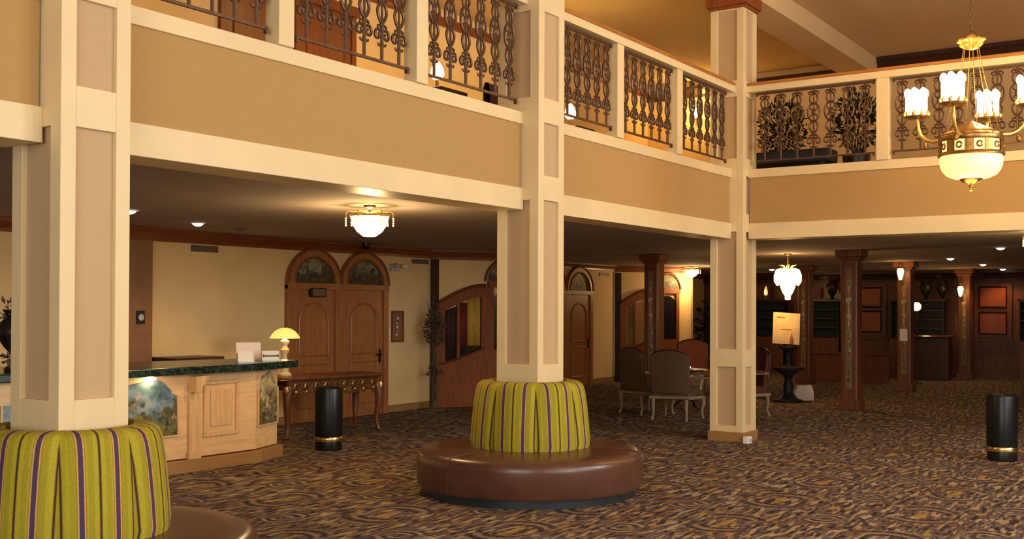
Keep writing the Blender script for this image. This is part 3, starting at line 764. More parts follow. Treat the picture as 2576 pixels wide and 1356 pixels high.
mb = MB(); mb.box(-.15, .15, -.02, 0, 0, .03); mb.box(-.15, .15, -.02, 0, .47, .50); mb.box(-.15, -.12, -.02, 0, .03, .47); mb.box(.12, .15, -.02, 0, .03, .47); mb.build('frame', 'wood', t, smooth=False)
MB().box(-.12, .12, -.008, 0, .03, .47).build('print', 'brownwall', t, smooth=False)
mb = MB()
for z, w in ((.38, .05), (.30, .03), (.24, .05), (.17, .03), (.12, .04)): mb.ball((.02*math.sin(z*40), -.01, z), w*.5, 8, (1, .1, 1))
mb.build('ornament', 'paper', t)
t = thing('wall_switch', 'dark switch plate on the brown wall beside the nearest column', 'switch', (-4.30, WY-.12, 1.52))
MB().box(-.06, .06, -.02, 0, -.08, .08).build('plate', 'blacksoft', t, bevel=.006)
MB(Matrix.Rotation(PI/2, 4, 'X')).lathe([(.035, .018), (.04, .026), (.03, .03), (0, .03)], n=18).build('dial', 'grey', t)
t = thing('wall_switch', 'tiny light switch beside the framed notice right of the doors', 'switch', (.47, WY, 1.27))
MB().box(-.035, .035, -.01, 0, -.06, .06).build('plate', 'white', t, bevel=.004)
MB().box(-.008, .008, -.018, -.009, -.015, .015).build('toggle', 'grey', t)
t = thing('camera_dome', 'small black dome camera under the ceiling above the right arched door', 'camera', (-.34, 5.86, ZC))
MB().lathe([(0, -.10), (.03, -.095), (.055, -.07), (.06, -.03), (.06, 0), (0, 0)], n=18).build('dome', 'black', t)
t = thing('smoke_detector', 'small round smoke detector on the lobby ceiling', 'detector', (-3.5, 5.12, ZC))
MB().lathe([(0, -.045), (.03, -.04), (.045, -.025), (.055, 0), (0, 0)], n=18).build('housing', 'vent', t)
t = thing('smoke_detector', 'small dark sprinkler head on the upper ceiling left of chandelier', 'detector', (1.9, -1.25, ZU))
MB().lathe([(0, -.05), (.03, -.045), (.045, -.025), (.055, 0), (0, 0)], n=18).build('housing', 'vent', t)

# ------------------------------------------------------------------ ceiling lights
CANL = ['recessed downlight above the reception desk, the larger of the two', 'recessed downlight at the right edge of the nearest column',
        'recessed downlight beside the hanging crystal lamp by the corner column', 'brightest recessed downlight, nearest right under the balcony',
        'recessed downlight over the lounge, left of the farthest one', 'farthest recessed downlight over the lounge at right', 'dim recessed downlight over the bar, left of the others']
for i, (x, y, pw) in enumerate(((-4.374, 4.86, 6), (-5.853, 4.134, 6), (12.772, 4.419, 5), (5.431, -2., 6), (11.896, -.528, 5), (14.966, -.385, 5), (8.771, -.547, 3))):
    t = thing('downlight', CANL[i], 'light', (x, y, ZC), group='recessed ceiling downlights')
    MB().lathe([(.065, -.012), (.085, -.012), (.095, -.004), (.095, 0), (.065, 0)], n=24).build('trim_ring', 'white', t)
    MB().lathe([(0, -.045), (.03, -.041), (.055, -.026), (.066, -.008)], n=24).build('lens', 'canlight', t)
    lamp((x, y, ZC-.07), pw*6, (1, .60, .24), .05, 'SPOT', spot=2.2)

def semi_flush(label, loc, R_=.19, drop=.10, power=10, up=6):
    t = thing('ceiling_lamp', label, 'lamp', loc, group='glowing glass ceiling lamps')
    MB().lathe([(0, 0), (.06, 0), (.055, -.02), (.02, -.03), (.012, -.04), (.012, -drop), (0, -drop)], n=20).build('stem', 'gold', t)
    wob = lambda a, z: 1+.03*math.cos(a*18)
    MB().lathe([(0, -drop-.21*R_/.19), (R_*.3, -drop-.205*R_/.19), (R_*.62, -drop-.16*R_/.19), (R_*.86, -drop-.09*R_/.19), (R_*.95, -drop-.02), (R_*.93, -drop-.015), (R_*.5, -drop-.10)], n=72, wob=wob).build('bowl', 'hotglass', t)
    mb = MB(); mb.tube([(R_*math.cos(2*PI*i/32), R_*math.sin(2*PI*i/32), -drop-.01) for i in range(32)], .008, 6, True); mb.build('rim', 'goldleaf', t)
    for k in range(6):
        a = k*PI/3+.2; c, s = math.cos(a), math.sin(a)
        pts = [(c*q, s*q, -drop+z) for q, z in ((.02, .02), (R_*.4, .035), (R_*.8, .03), (R_*1.08, .035), (R_*1.2, .0), (R_*1.12, -.03))]
        o = MB().tube(pts, .007, 6).build('arm', 'goldleaf', t)
        mb = MB()
        for j in range(4): mb.ball((c*R_*1.18, s*R_*1.18, -drop-.035-.022*j), .010, 6)
        mb.build('crystal_drop', 'crystal', o)
    mb = MB()
    for k in range(40):
        a = 2*PI*k/40; q = R_*.9; mb.ball((q*math.cos(a), q*math.sin(a), -drop-.075-.012*(k % 3)), .011, 6)
    mb.build('crystal_fringe', 'crystal', t)['kind'] = 'stuff'
    lamp((loc[0], loc[1], loc[2]-drop+.045), up, (1, .62, .20), .03)
    lamp((loc[0], loc[1], loc[2]-drop-.32), power, (1, .66, .28), .08)
    return t
semi_flush('bowl shaped crystal ceiling lamp in front of the arched doors', (-4.95, 1.75, ZC), .19, .09, 60, 14)
semi_flush('small bright ceiling lamp at left edge of the corner column', (10.27, 5.38, ZC), .17, .06, 45, 12)
semi_flush('bright ceiling lamp cut by the right edge, under the balcony', (1.62, -3.10, ZC), .17, .09, 34, 12)

# hanging crystal lamp right of the corner column
t = thing('hanging_lamp', 'crystal hanging lamp with glass petals right of the corner column', 'lamp', (5.75, 1.50, ZC))
MB().tube([(0, 0, 0), (0, 0, -.28)], .012, 6).build('chain', 'gold', t)
MB().lathe([(0, 0), (.07, 0), (.06, -.02), (.02, -.035), (0, -.035)], n=18).build('canopy', 'gold', t)
MB().lathe([(0, -.26), (.05, -.28), (.11, -.36), (.14, -.46), (.13, -.58), (.09, -.68), (.05, -.74), (.05, -.80), (0, -.81)], n=28).build('glass_body', 'hotglass', t)
for k in range(6):
    a = k*PI/3; c, s = math.cos(a), math.sin(a)
    o = MB().tube([(c*q, s*q, z) for q, z in ((.05, -.30), (.12, -.27), (.18, -.30), (.20, -.38), (.20, -.48), (.17, -.56))], [.02, .022, .03, .04, .04, .02], 8).build('glass_petal', 'hotglass', t)
for k in range(6):
    a = k*PI/3+.5; c, s = math.cos(a), math.sin(a)
    MB().tube([(c*.03, s*.03, -.28), (c*.09, s*.09, -.22), (c*.16, s*.16, -.20)], [.01, .016, .006], 6).build('leaf_spray', 'goldleaf', t)
lamp((5.75, 1.5, ZC-.16), 14, (1, .56, .18), .04); lamp((5.75, 1.5, ZC-.95), 26, (1, .52, .17), .1)

# ------------------------------------------------------------------ candle chandelier
CH = Vector((-1.743, -2.994, 0))
t = thing('chandelier', 'large gilt candle chandelier with glass bowl hanging at upper right', 'chandelier', (CH.x, CH.y, 2.83))
z0 = 2.83
mb = MB()
for k in range(38):
    z = 1.46+k*.042
    pts = []
    for i in range(10):
        a = 2*PI*i/10; u, w = .011*math.cos(a), .027*math.sin(a)
        pts.append((u, 0, z+w) if k % 2 else (0, u, z+w))
    mb.tube(pts, .0045, 5, True)
mb.build('chain', 'iron', t)
MB().tube([(0, 0, 2.9), (0, 0, 3.0)], .03, 8).build('ceiling_rose', 'gold', t)
def leafy(a, z): return 1+.12*math.cos(8*a)
MB().lathe([(0, 1.46), (.03, 1.44), (.05, 1.41), (.115, 1.40), (.12, 1.385), (.09, 1.36), (.10, 1.345), (.06, 1.315), (.02, 1.30), (0, 1.30)], n=48, wob=leafy).build('crown', 'goldleaf', t)
for k in range(6):
    a = k*PI/3+.4; c, s = math.cos(a), math.sin(a); mb = MB(); pts = []
    for i in range(40):
        q = i/39; r_ = .07+(.25-.07)*q**1.3; z = 1.34-.80*q
        pts.append((c*r_, s*r_, z)); mb.ball((c*r_, s*r_, z), .0062, 5, (1, 1, 1.1))
    mb.tube(pts, .0025, 4); mb.build('bead_chain', 'gold', t)
MB().lathe([(.02, .62), (.06, .60), (.12, .57), (.20, .53), (.26, .50), (.27, .49), (.29, .485), (.29, .47), (.255, .465), (.255, .45)], n=64, wob=lambda a, z: 1+.02*math.cos(16*a)).build('dome', 'gold', t)
# pierced gallery drum: band with square flower openings
mb = MB()
for k in range(10):
    a0 = 2*PI*k/10; 
    mb.lathe([(.290, .285), (.290, .455), (.280, .455), (.280, .285), (.290, .285)], n=4, a0=a0, a1=a0+.28)
mb.lathe([(.290, .42), (.296, .43), (.296, .46), (.286, .465), (.280, .42), (.290, .42)], n=60)
mb.lathe([(.290, .28), (.30, .285), (.30, .30), (.290, .315), (.280, .30), (.290, .28)], n=60)
for k in range(10):
    a = 2*PI*k/10+.28+.174; c, s = math.cos(a), math.sin(a)
    mb.tube([((.288*math.cos(a+.085*math.cos(q))), (.288*math.sin(a+.085*math.cos(q))), .367+.026*math.sin(q)) for q in [2*PI*i/10 for i in range(10)]], .009, 5, True)
mb.build('gallery', 'gold', t)
MB().lathe([(.262, .30), (.262, .44)], n=48).build('inner_glass', 'bowlglass', t)
MB().lathe([(.275, .285), (.283, .25), (.279, .20), (.262, .15), (.225, .105), (.16, .075), (.08, .065)], n=64, wob=lambda a, z: 1+.006*math.cos(40*a)).build('glass_bowl', 'bowlglass', t)
MB().lathe([(.10, .078), (.105, .065), (.08, .04), (.045, .025), (.02, .012), (.022, -.005), (.012, -.025), (.018, -.04), (0, -.055)], n=28).build('finial', 'gold', t)
for k in range(4):
    a = math.radians(174+90*k); c, s = math.cos(a), math.sin(a)
    pts = [(c*q, s*q, z) for q, z in ((.27, .46), (.36, .455), (.43, .48), (.48, .53), (.50, .60), (.505, .66), (.52, .70))]
    arm = MB().tube(pts, [.014, .016, .018, .018, .016, .014, .02], 8).build('arm', 'goldleaf', t)
    X, Y, Zp = c*.52, s*.52, .70
    mb = MB(Matrix.Translation((X, Y, Zp))); mb.lathe([(0, -.01), (.06, -.01), (.115, .005), (.12, .02), (.105, .02), (.05, .01), (0, .01)], n=32, wob=lambda a, z: 1+.05*math.cos(10*a)); mb.build('drip_pan', 'gold', arm)
    mb = MB(Matrix.Translation((X, Y, Zp)))
    for j in range(10):
        b = 2*PI*j/10; mb.tube([(.10*math.cos(b), .10*math.sin(b), .01), (.115*math.cos(b), .115*math.sin(b), .045), (.105*math.cos(b+.1), .105*math.sin(b+.1), .075)], [.014, .016, .004], 5)
    mb.tube([(.10*math.cos(2*PI*i/20), .10*math.sin(2*PI*i/20), .012) for i in range(20)], .012, 5, True); mb.build('leaf_gallery', 'goldleaf', arm)
    mb = MB(Matrix.Translation((X, Y, Zp))); mb2 = MB(Matrix.Translation((X, Y, Zp)))
    for j in range(7):
        b = 2*PI*j/6; q = .085 if j < 6 else 0
        mb.lathe([(.021, .01), (.022, .20), (.016, .205), (0, .205)], (q*math.cos(b), q*math.sin(b), 0), 8)
        mb2.ball((q*math.cos(b), q*math.sin(b), .245), .034, 10, (1, 1, 1.5))
    mb.build('candle', 'candle', arm); mb2.build('candle_bulb', 'bulb', arm)  # tubes glow and bulbs are oversized to stand in for glare
    lamp((CH.x+X, CH.y+Y, z0+Zp+.34), 30, (1, .56, .17), .10)
    mb = MB(Matrix.Translation((c*.43, s*.43, .42)))
    mb.ball((0, 0, 0), .028, 8, (1, 1, 1.4)); mb.tube([(0, 0, .03), (0, 0, .07)], .006, 6); mb.build('pendant_drop', 'gold', arm)
lamp((CH.x, CH.y, z0+.02-.12), 8, (1, .72, .30), .15)

# ------------------------------------------------------------------ shop fronts (structure)
def frame_at(p, q, off=0.):
    p, q = Vector((p[0], p[1], 0)), Vector((q[0], q[1], 0)); d = q-p
    return Matrix.Translation(p) @ Matrix.Rotation(math.atan2(d.y, d.x), 4, 'Z'), d.length
def shop(name, p, q, cloths, w=1.15, h0=1.74, h1=2.03, pane='darkglass'):
    fr, L = frame_at(p, q); r0 = sroot(name)
    struct('corner_post', MB(fr).box(0, .13, -.05, .01, 0, ZC-.17), 'bluegrey', r0)
    # timber front with a swept top edge
    xs = [.13+(.95-.13)*i/12 for i in range(13)]
    edge = lambda x: h0+(h1-h0)*math.sin(min(1, (x-.13)/.80)*PI/2)
    lo = lambda x: .72+(.98-.72)*((x-.13)/.80)**1.3
    mb = MB(fr)
    poly = [(.10, 0), (.95, 0), (.95, lo(.95))]+[(x, lo(x)) for x in xs[::-1][1:]]
    mb.slab(poly, -.06, -.005)
    for a, c in ((.10, .24), (.88, 1.02)): mb.box(a, c, -.062, -.004, 0, edge(a)-.02)
    for i in range(12): mb.slab([(xs[i], edge(xs[i])-.20), (xs[i+1], edge(xs[i+1])-.20), (xs[i+1], edge(xs[i+1])), (xs[i], edge(xs[i]))], -.06, -.004)
    mb.box(.45, .50, -.05, -.004, lo(.47), edge(.47)-.18)
    mb.build('timber_front', 'wood', r0, smooth=False)
    mb = MB(fr); mb.tube([(x, -.07, edge(x)) for x in xs], .03, 6); mb.tube([(x, -.065, lo(x)) for x in xs], .02, 6); mb.build('swept_moulding', 'redwood', r0)
    mb = MB(fr)
    mb.slab([(.24, lo(.24)), (.88, lo(.88)), (.88, edge(.88)-.2), (.24, edge(.24)-.2)], -.012, -.008); mb.build('display_pane', pane, r0, smooth=False)
    # doorway with arch over it
    mb = MB(fr); mb.box(1.02, 1.62, -.06, -.004, 0, .95); mb.box(1.02, 1.10, -.062, -.004, 0, 2.06); mb.box(1.54, 1.62, -.062, -.004, 0, 2.06); mb.box(1.0, 1.64, -.075, -.004, 2.0, 2.10)
    mb.build('doorway', 'wood', r0, smooth=False)
    mb = MB(fr); mb.slab([(1.10, .95), (1.54, .95), (1.54, 1.75)]+[(1.32+.22*math.cos(PI*i/10), 1.75+.2*math.sin(PI*i/10)) for i in range(1, 10)]+[(1.10, 1.75)], -.02, -.008); mb.build('door_pane', 'darkglass', r0, smooth=False)
    mb = MB(fr); mb.slab([(1.32+.34*math.cos(PI*i/14), 2.10+.34*math.sin(PI*i/14)) for i in range(15)], -.03, -.006); mb.build('fanlight', 'mural2', r0, smooth=False)
    mb = MB(fr); mb.tube([(1.32+.35*math.cos(PI*i/14), -.045, 2.10+.36*math.sin(PI*i/14)) for i in range(15)], .035, 6); mb.build('arch_moulding', 'redwood', r0)
    for lab, m, a, c, zb, zt in cloths:
        n = 24; mb = MB(fr); A = []; B = []
        for i in range(n+1):
            u = a+(c-a)*i/n; y = -.028+.010*math.sin(i*1.9)
            A.append(mb.v((u, y, zb+(zt-zb)*0+.26*max(0, (u-.3)/.6)*0))); B.append(mb.v((u, y, zt)))
        for i in range(n): mb.f([A[i], A[i+1], B[i+1], B[i]])
        o = mb.build('hanging_cloth', m, None); o.modifiers.new('thick', 'SOLIDIFY').thickness = .004
        tag(o, lab, 'cloth', 'cloths in the near shop window')
    return r0
M['clothred'] = mat('red_cloth', (.17, .018, .010), .8, var=.2, scale=15, stretch=(3, 3, .3))
M['clothdark'] = mat('maroon_cloth', (.07, .02, .016), .8, var=.2, scale=15, stretch=(3, 3, .3))
M['clothyellow'] = mat('yellow_cloth', (.55, .30, .03), .8, var=.2, scale=12, stretch=(3, 3, .3))
shop('wall_shopfront', S1A, S1B, [('dark maroon cloth hanging leftmost in the near shop window', 'clothdark', .26, .42, .98, 1.62),
     ('red cloth hanging in the middle of the near shop window', 'clothred', .50, .64, 1.0, 1.74), ('yellow cloth hanging rightmost in the near shop window', 'clothyellow', .64, .87, 1.02, 1.82)])
M['tanpane'] = mat('tan_backed_pane', (.30, .155, .055), .35, var=.2, scale=3)
shop('wall_shopfront', S2A, S2B, [], h0=1.80, h1=2.10, pane='tanpane')
# yellow lit cloth pane in the far shop
arched_door('door_2', (6.85, 6.72, 0), 0, 1.12, 2.0, 1.95, 'mural3')
# upstairs doors
def plain_door(name, x, y, z, w, h):
    r0 = sroot(name, (x, y, z))
    mb = MB(); mb.box(-w/2-.08, -w/2, -.05, 0, 0, h); mb.box(w/2, w/2+.08, -.05, 0, 0, h); mb.box(-w/2-.12, w/2+.12, -.08, 0, h, h+.12); mb.build('frame', 'updoor', r0, smooth=False)
    MB().box(-w/2, w/2, -.03, 0, 0, h).build('door_leaf', 'updoor', r0, smooth=False)
    mb = MB()
    for a, c in ((.15, .9), (1.05, h-.15)): mb.tube([(-w/2+.12, -.034, a), (w/2-.12, -.034, a), (w/2-.12, -.034, c), (-w/2+.12, -.034, c)], .014, 5, True)
    mb.build('panel_moulding', 'wood', r0)
M['updoor'] = wood_mat('upstairs_door_wood', srgb(104, 50, 18), srgb(132, 68, 26))
plain_door('door_3', -4.15, 4.25, ZF, .80, 2.0)
plain_door('door_4', -2.95, 4.25, ZF, .90, 1.98)

# ------------------------------------------------------------------ floor candelabra tree near the shop
t = thing('floor_tree', 'tall dried branch arrangement on a twisted stem left of the near shop', 'plant', (1.18, 5.72, 0))
MB().lathe([(0, 0), (.17, 0), (.17, .02), (.08, .05), (.05, .12), (.03, .16), (0, .16)], n=24).build('base', 'bark', t)
for k in range(3):
    MB().tube([(.03*math.cos(i*.5+k*2.1)*(1+.3*math.sin(i)), .03*math.sin(i*.5+k*2.1), .1+i*.075) for i in range(16)], .014, 6).build('stem', 'bark', t)
for k in range(7):
    a = k*2.4; MB().tube([(0, 0, 1.1+.06*k), (.10*math.cos(a), .10*math.sin(a), 1.3+.05*k), (.15*math.cos(a), .15*math.sin(a), 1.42+.06*k)], [.01, .008, .004], 5).build('branch', 'bark', t)
mb = MB(); mb.foliage((0, 0, 1.32), (.17, .17, .30), 520, .055, .03); mb.foliage((0, 0, 1.66), (.05, .05, .16), 70, .05, .025); mb.foliage((0, 0, .62), (.12, .12, .08), 60, .07, .03); mb.build('foliage', 'leafdry', t)

# ------------------------------------------------------------------ bergere armchairs
def armchair(label, loc, rz, fabric, first=[None]):
    t = thing('armchair', label, 'chair', loc, rz, 'lounge armchairs')
    # faces +x locally
    n = 14; mb = MB(); A = []
    for i in range(n+1):
        y = -.30+.60*i/n; zt = 1.0-.05*abs(y/.3)**3+.035*math.cos(y/.3*PI/2); bx = .03*(y/.3)**2
        A.append([mb.v((-.31+bx, y, .40)), mb.v((-.37+bx, y, zt)), mb.v((-.29+bx, y, zt-.005)), mb.v((-.21+bx, y, .40))])
    for a, b in zip(A, A[1:]):
        for j in range(4): mb.f([a[j], a[(j+1) % 4], b[(j+1) % 4], b[j]])
    mb.f(A[0]); mb.f(A[-1][::-1]); mb.build('backrest', fabric, t, bevel=.01)
    mb = MB(); mb.box(-.28, .30, -.31, .31, .33, .47); mb.build('seat', fabric, t, bevel=.04)
    mb = MB(); mb.tube([(-.30, -.30, .34), (.28, -.32, .32), (.33, 0, .30), (.28, .32, .32), (-.30, .30, .34)], .026, 8, True); mb.build('seat_rail', 'legcream', t)
    for s in (-1, 1):
        o = MB().tube([(-.28, s*.30, .66), (-.05, s*.34, .67), (.14, s*.34, .65), (.17, s*.33, .60), (.12, s*.32, .44)], [.022, .026, .026, .022, .02], 8).build('arm', 'legcream', t)
        MB().tube([(-.20, s*.335, .685), (-.05, s*.345, .695), (.10, s*.345, .685)], [.02, .032, .02], 8).build('arm_pad', fabric, o)
        MB().tube([(.28, s*.29, .34), (.31, s*.31, .25), (.28, s*.29, .12), (.29, s*.30, .02), (.31, s*.31, 0)], [.034, .03, .018, .016, .022], 8).build('leg', 'legcream', t)
        MB().tube([(-.28, s*.26, .36), (-.30, s*.26, .22), (-.28, s*.26, .10), (-.32, s*.27, 0)], [.032, .026, .018, .02], 8).build('leg', 'legcream', t)
    pts = []
    for i in range(n+1):
        y = -.30+.60*i/n; zt = 1.0-.05*abs(y/.3)**3+.035*math.cos(y/.3*PI/2); pts.append((-.33+.03*(y/.3)**2, y, zt+.006))
    MB().tube([(-.26, -.30, .42)]+pts+[(-.26, .30, .42)], .013, 6).build('back_frame', 'legcream' if False else 'darkwood', t)
    return t
armchair('brown upholstered armchair seen from behind, left of the corner column', (2.20, 1.93, 0), math.radians(4), 'chairbrown')
armchair('dark armchair turned right, leftmost of the lounge chairs', (2.75, 2.72, 0), math.radians(-25), 'chairbrown')
armchair('rust armchair facing the room between corner column and timber post', (7.1, 3.85, 0), math.radians(215), 'chairred')
armchair('deep red armchair mostly hidden behind the right side of corner column', (3.35, 1.36, 0), math.radians(140), 'chairdeep')
t = thing('side_table', 'small round dark table between the lounge armchairs', 'table', (3.95, 2.55, 0))
MB().lathe([(0, .62), (.32, .62), (.33, .635), (.32, .65), (0, .65)], n=32).build('top', 'darkwood', t)
MB().lathe([(.03, .14), (.05, .2), (.03, .4), (.05, .6), (.08, .62)], n=16).build('column', 'darkwood', t)
for k in range(3): MB(Matrix.Rotation(k*2.1, 4, 'Z')).tube([(.02, 0, .16), (.12, 0, .14), (.22, 0, .05), (.27, 0, .012)], [.025, .022, .018, .018], 6).build('leg', 'darkwood', t)
t = thing('candle_dish', 'small lit white candle dish on the round lounge table', 'candle', (3.85, 2.50, .65))
MB().lathe([(0, 0), (.07, 0), (.085, .025), (.075, .025), (.06, .01), (0, .01)], n=20).build('dish', 'white', t)
MB().lathe([(0, .01), (.035, .01), (.035, .05), (0, .05)], n=14).build('candle', 'warmglass', t)

# ------------------------------------------------------------------ timber posts of the lounge
def post(label, loc, w=.28):
    t = thing('timber_post', label, 'column', loc, group='timber posts of the lounge')
    h = w/2; mb = MB(); mb.box(-h, h, -h, h, 0, ZC-.12); mb.build('shaft', 'redwood', t, smooth=False, bevel=.03)
    mb = MB(); mb.box(-h-.03, h+.03, -h-.03, h+.03, 0, .16); mb.build('plinth', 'redwood', t, smooth=False, bevel=.01)
    mb = MB(); mb.box(-h-.03, h+.03, -h-.03, h+.03, ZC-.16, ZC-.11); mb.box(-h-.07, h+.07, -h-.07, h+.07, ZC-.11, ZC-.002); mb.build('capital', 'redwood', t, smooth=False, bevel=.01)
    mb = MB(); mb.box(-h-.006, -h+.004, -.055, .055, .35, ZC-.30); st = mb.build('painted_strip', 'mural3' if False else 'brownwall', t, smooth=False)
    mb = MB(); mb.box(-h-.007, -h+.003, -.012, .012, .40, 2.15)
    for i in range(7):
        z = .45+i*.27; mb.ball((-h-.006, 0, z), .05, 8, (.12, .8+.3*(i % 2), 1.0+.6*((i*7) % 3 == 0)))
    mb.build('ornament', 'mural3', st)
    return t
post('timber post with painted strip left of the corner column, behind the chairs', (4.95, 3.68, 0))
post('nearest timber post right of the corner column, with painted strip', (5.28, .25, 0))
post('second timber post from the corner column, with a wall lamp and notice', (10.1, .60, 0))
post('farthest timber post at right with a glowing flame sconce', (14.7, .39, 0))
post('timber post behind the hanging crystal lamp and sign board', (11.2, 3.05, 0))
def sconce(label, loc, s=1., gl='hotglass'):
    t = thing('wall_sconce', label, 'lamp', loc, group='flame sconces')
    MB().lathe([(0, -.02), (.03, -.01), (.055, .08), (.07, .17), (.05, .22), (.0, .22)], n=16).build('glass', gl, t)
    mb = MB(); mb.tube([(.10, 0, .02), (.04, 0, -.03), (0, 0, -.02)], .012, 6); mb.ball((0, 0, .28), .022, 8); mb.build('bracket', 'gold', t)
    lamp((loc[0]-.12, loc[1], loc[2]+.12), 7*s, (1, .52, .16), .05)
sconce('glass sconce high on the second timber post', (9.85, .64, 2.26), .8)
sconce('flame shaped glass sconce on the farthest timber post', (14.45, .45, 1.98), 1.4)
def torch(label, loc):
    t = thing('flame_lamp', label, 'lamp', loc, group='small flame lamps on the bar shelves')
    MB().lathe([(0, 0), (.05, 0), (.05, .015), (.015, .03), (.012, .07), (.04, .09), (.045, .10), (0, .10)], n=16).build('stand', 'gold', t)
    MB().lathe([(0, .09), (.035, .10), (.055, .16), (.045, .24), (.02, .32), (0, .36)], n=14).build('flame_glass', 'flame', t)
    lamp((loc[0]-.14, loc[1], loc[2]+.2), 1.5, (1, .5, .15), .04)
torch('small orange flame lamp on the shelf unit left of sign board', (XF-.50, 5.42, 1.911))
torch('small orange flame lamp on the shelf unit right of hanging crystal lamp', (XF-.50, 4.20, 1.911))
t = thing('notice', 'pale notice card fixed on the second timber post', 'sign', (9.945, .60, 1.02))
MB().box(-.012, 0, -.075, .075, 0, .24).build('card', 'paper', t, smooth=False)
t = thing('globe_lamp', 'glowing round globe lamp beside the second timber post', 'lamp', (12.5, .97, 0))
MB().lathe([(0, 0), (.14, 0), (.14, .02), (.02, .04), (.015, 1.60), (.03, 1.64), (0, 1.64)], n=18).build('stand', 'darkwood', t)
MB().ball((0, 0, 1.72), .10, 18).build('globe', 'hotglass', t)
lamp((12.25, .85, 1.72), 3, (1, .6, .25), .06)

# ------------------------------------------------------------------ sign board on its black stand, white bag
t = thing('plant_stand', 'tall black turned stand with a wide bowl, holding the sign board', 'stand', (6.12, 1.62, 0))
MB().lathe([(0, 0), (.24, 0), (.25, .04), (.14, .08), (.08, .16), (.09, .30), (.06, .40), (.10, .48), (.26, .58), (.27, .62), (.12, .63), (.06, .66), (.05, .84), (.09, .92), (.17, .97), (.17, 1.0), (0, 1.0)], n=32).build('pedestal', 'blacksoft', t)
t = thing('sign_board', 'pale sign board with faint lettering on the black stand', 'sign', (6.10, 1.66, 1.03), math.radians(34-90))
mb = MB(); mb.slab([(-.24, 0), (.24, 0), (.24, .56), (-.24, .56)], -.006, .006); o = mb.build('board', mat('cream_board', (.46, .36, .19), .7), t, smooth=False); o.rotation_euler = (-.12, .06, 0)
for q in ((-.17, -.03, .46, .485), (-.10, .10, .252, .266)):
    o2 = MB().box(q[0], q[1], -.010, -.006, q[2], q[3]).build('lettering', 'chairred', t, smooth=False); o2.rotation_euler = (-.12, .06, 0)
mb = MB(); mb.lathe([(.03, 0), (.032, .09), (.012, .13), (.012, .17), (0, .17)], (.10, -.004, .02), 10); o = mb.build('bottle_picture', 'chairred', t); o.rotation_euler = (-.12, .06, 0)
t = thing('paper_bag', 'crumpled white bag on the floor beside the black stand', 'bag', (6.65, 1.52, 0))
mb = MB(); P0 = [(-.17, -.10), (.17, -.10), (.17, .10), (-.17, .10)]
rings = [[mb.v((x*s+dx, y*s2, z)) for x, y in P0] for s, s2, z, dx in ((.8, 1, 0, .02), (1.06, 1.1, .13, -.02), (.75, .7, .27, 0), (.72, .3, .28, 0))]
mb.f(rings[0][::-1]); mb.f(rings[-1])
for A, B in zip(rings, rings[1:]):
    for j in range(4): mb.f([A[j], A[(j+1) % 4], B[(j+1) % 4], B[j]])
mb.build('bag', 'paper', t, smooth=False, bevel=.015)
t.rotation_euler = (0, 0, math.radians(-56))

# ------------------------------------------------------------------ bar along the far wall
def wall_panel(label, y, w=.86):
    t = thing('wall_panelling', label, 'panelling', (XF, y, 0), -PI/2, 'framed wall panels in the lounge')
    mb = MB(); mb.box(-w/2, w/2, -.06, 0, .95, 2.30); mb.build('frame', 'redwood', t, smooth=False, bevel=.01)
    for a, c in ((1.08, 1.60), (1.72, 2.20)):
        mb = MB(); mb.box(-w/2+.14, w/2-.14, -.068, -.055, a, c); o = mb.build('panel', 'redpanel', t, smooth=False)
        mb = MB(); mb.tube([(-w/2+.13, -.07, a), (w/2-.13, -.07, a), (w/2-.13, -.07, c), (-w/2+.13, -.07, c)], .026, 4, True); mb.build('moulding', 'darkwood', o)
    MB().box(-w/2-.04, w/2+.04, -.10, 0, .90, .95).build('sill', 'redwood', t, smooth=False)
wall_panel('two red veneer panels in a frame, left of the second timber post', 2.85)
wall_panel('two red veneer panels in a frame, right of the farthest timber post', -.08)
def shelf_unit(label, y, w, nsh=4, h=1.85):
    t = thing('bar_shelf', label, 'shelf', (XF-.32, y, 0), -PI/2, 'dark bar shelf units')
    mb = MB(); mb.box(-w/2, -w/2+.04, -.3, -.02, 0, h); mb.box(w/2-.04, w/2, -.3, -.02, 0, h); mb.box(-w/2, w/2, -.02, .0, 0, h); mb.build('case', 'blacksoft', t, smooth=False)
    MB().box(-w/2-.04, w/2+.04, -.34, .02, h, h+.06).build('cornice', 'darkwood', t, smooth=False)
    for i in range(nsh): MB().box(-w/2+.04, w/2-.04, -.28, -.02, .95+i*(h-.95)/nsh, .97+i*(h-.95)/nsh).build('shelf', 'darkwood', t, smooth=False)
    MB().box(-w/2, w/2, -.31, .0, 0, .93).build('cupboard', 'redwood', t, smooth=False)
    return h+.06
YS = [(3.95, 1.0, 'dark bar shelf unit left of the first framed panels'), (1.55, 1.25, 'dark bar shelf unit between second and farthest timber posts'), (5.5, 1.2, 'dark bar shelf unit behind the sign board'), (-1.2, .9, 'dark bar shelf unit at the right edge of the picture')]
for k, (y, w, lab) in enumerate(YS):
    h = shelf_unit(lab, y, w)
def small_urn(label, loc, s=1.):
    t = thing('display_urn', label, 'urn', loc, group='dark urns above the bar')
    MB().lathe([(0, 0), (.06*s, 0), (.03*s, .05*s), (.09*s, .14*s), (.13*s, .26*s), (.11*s, .34*s), (.14*s, .40*s), (0, .38*s)], n=20).build('vase', 'urn', t)
    MB().foliage((0, 0, .42*s), (.15*s, .15*s, .06*s), 30, .08, .03).build('leaves', 'leafdark', t)
small_urn('dark leafy urn on the shelf unit left of the first framed panels', (XF-.47, 3.67, 1.911), 1.2)
small_urn('dark urn on the shelf unit, nearer the second timber post', (XF-.47, 1.36, 1.911), 1.1)
small_urn('dark urn on the shelf unit, nearer the farthest timber post', (XF-.47, .98, 1.911), 1.0)
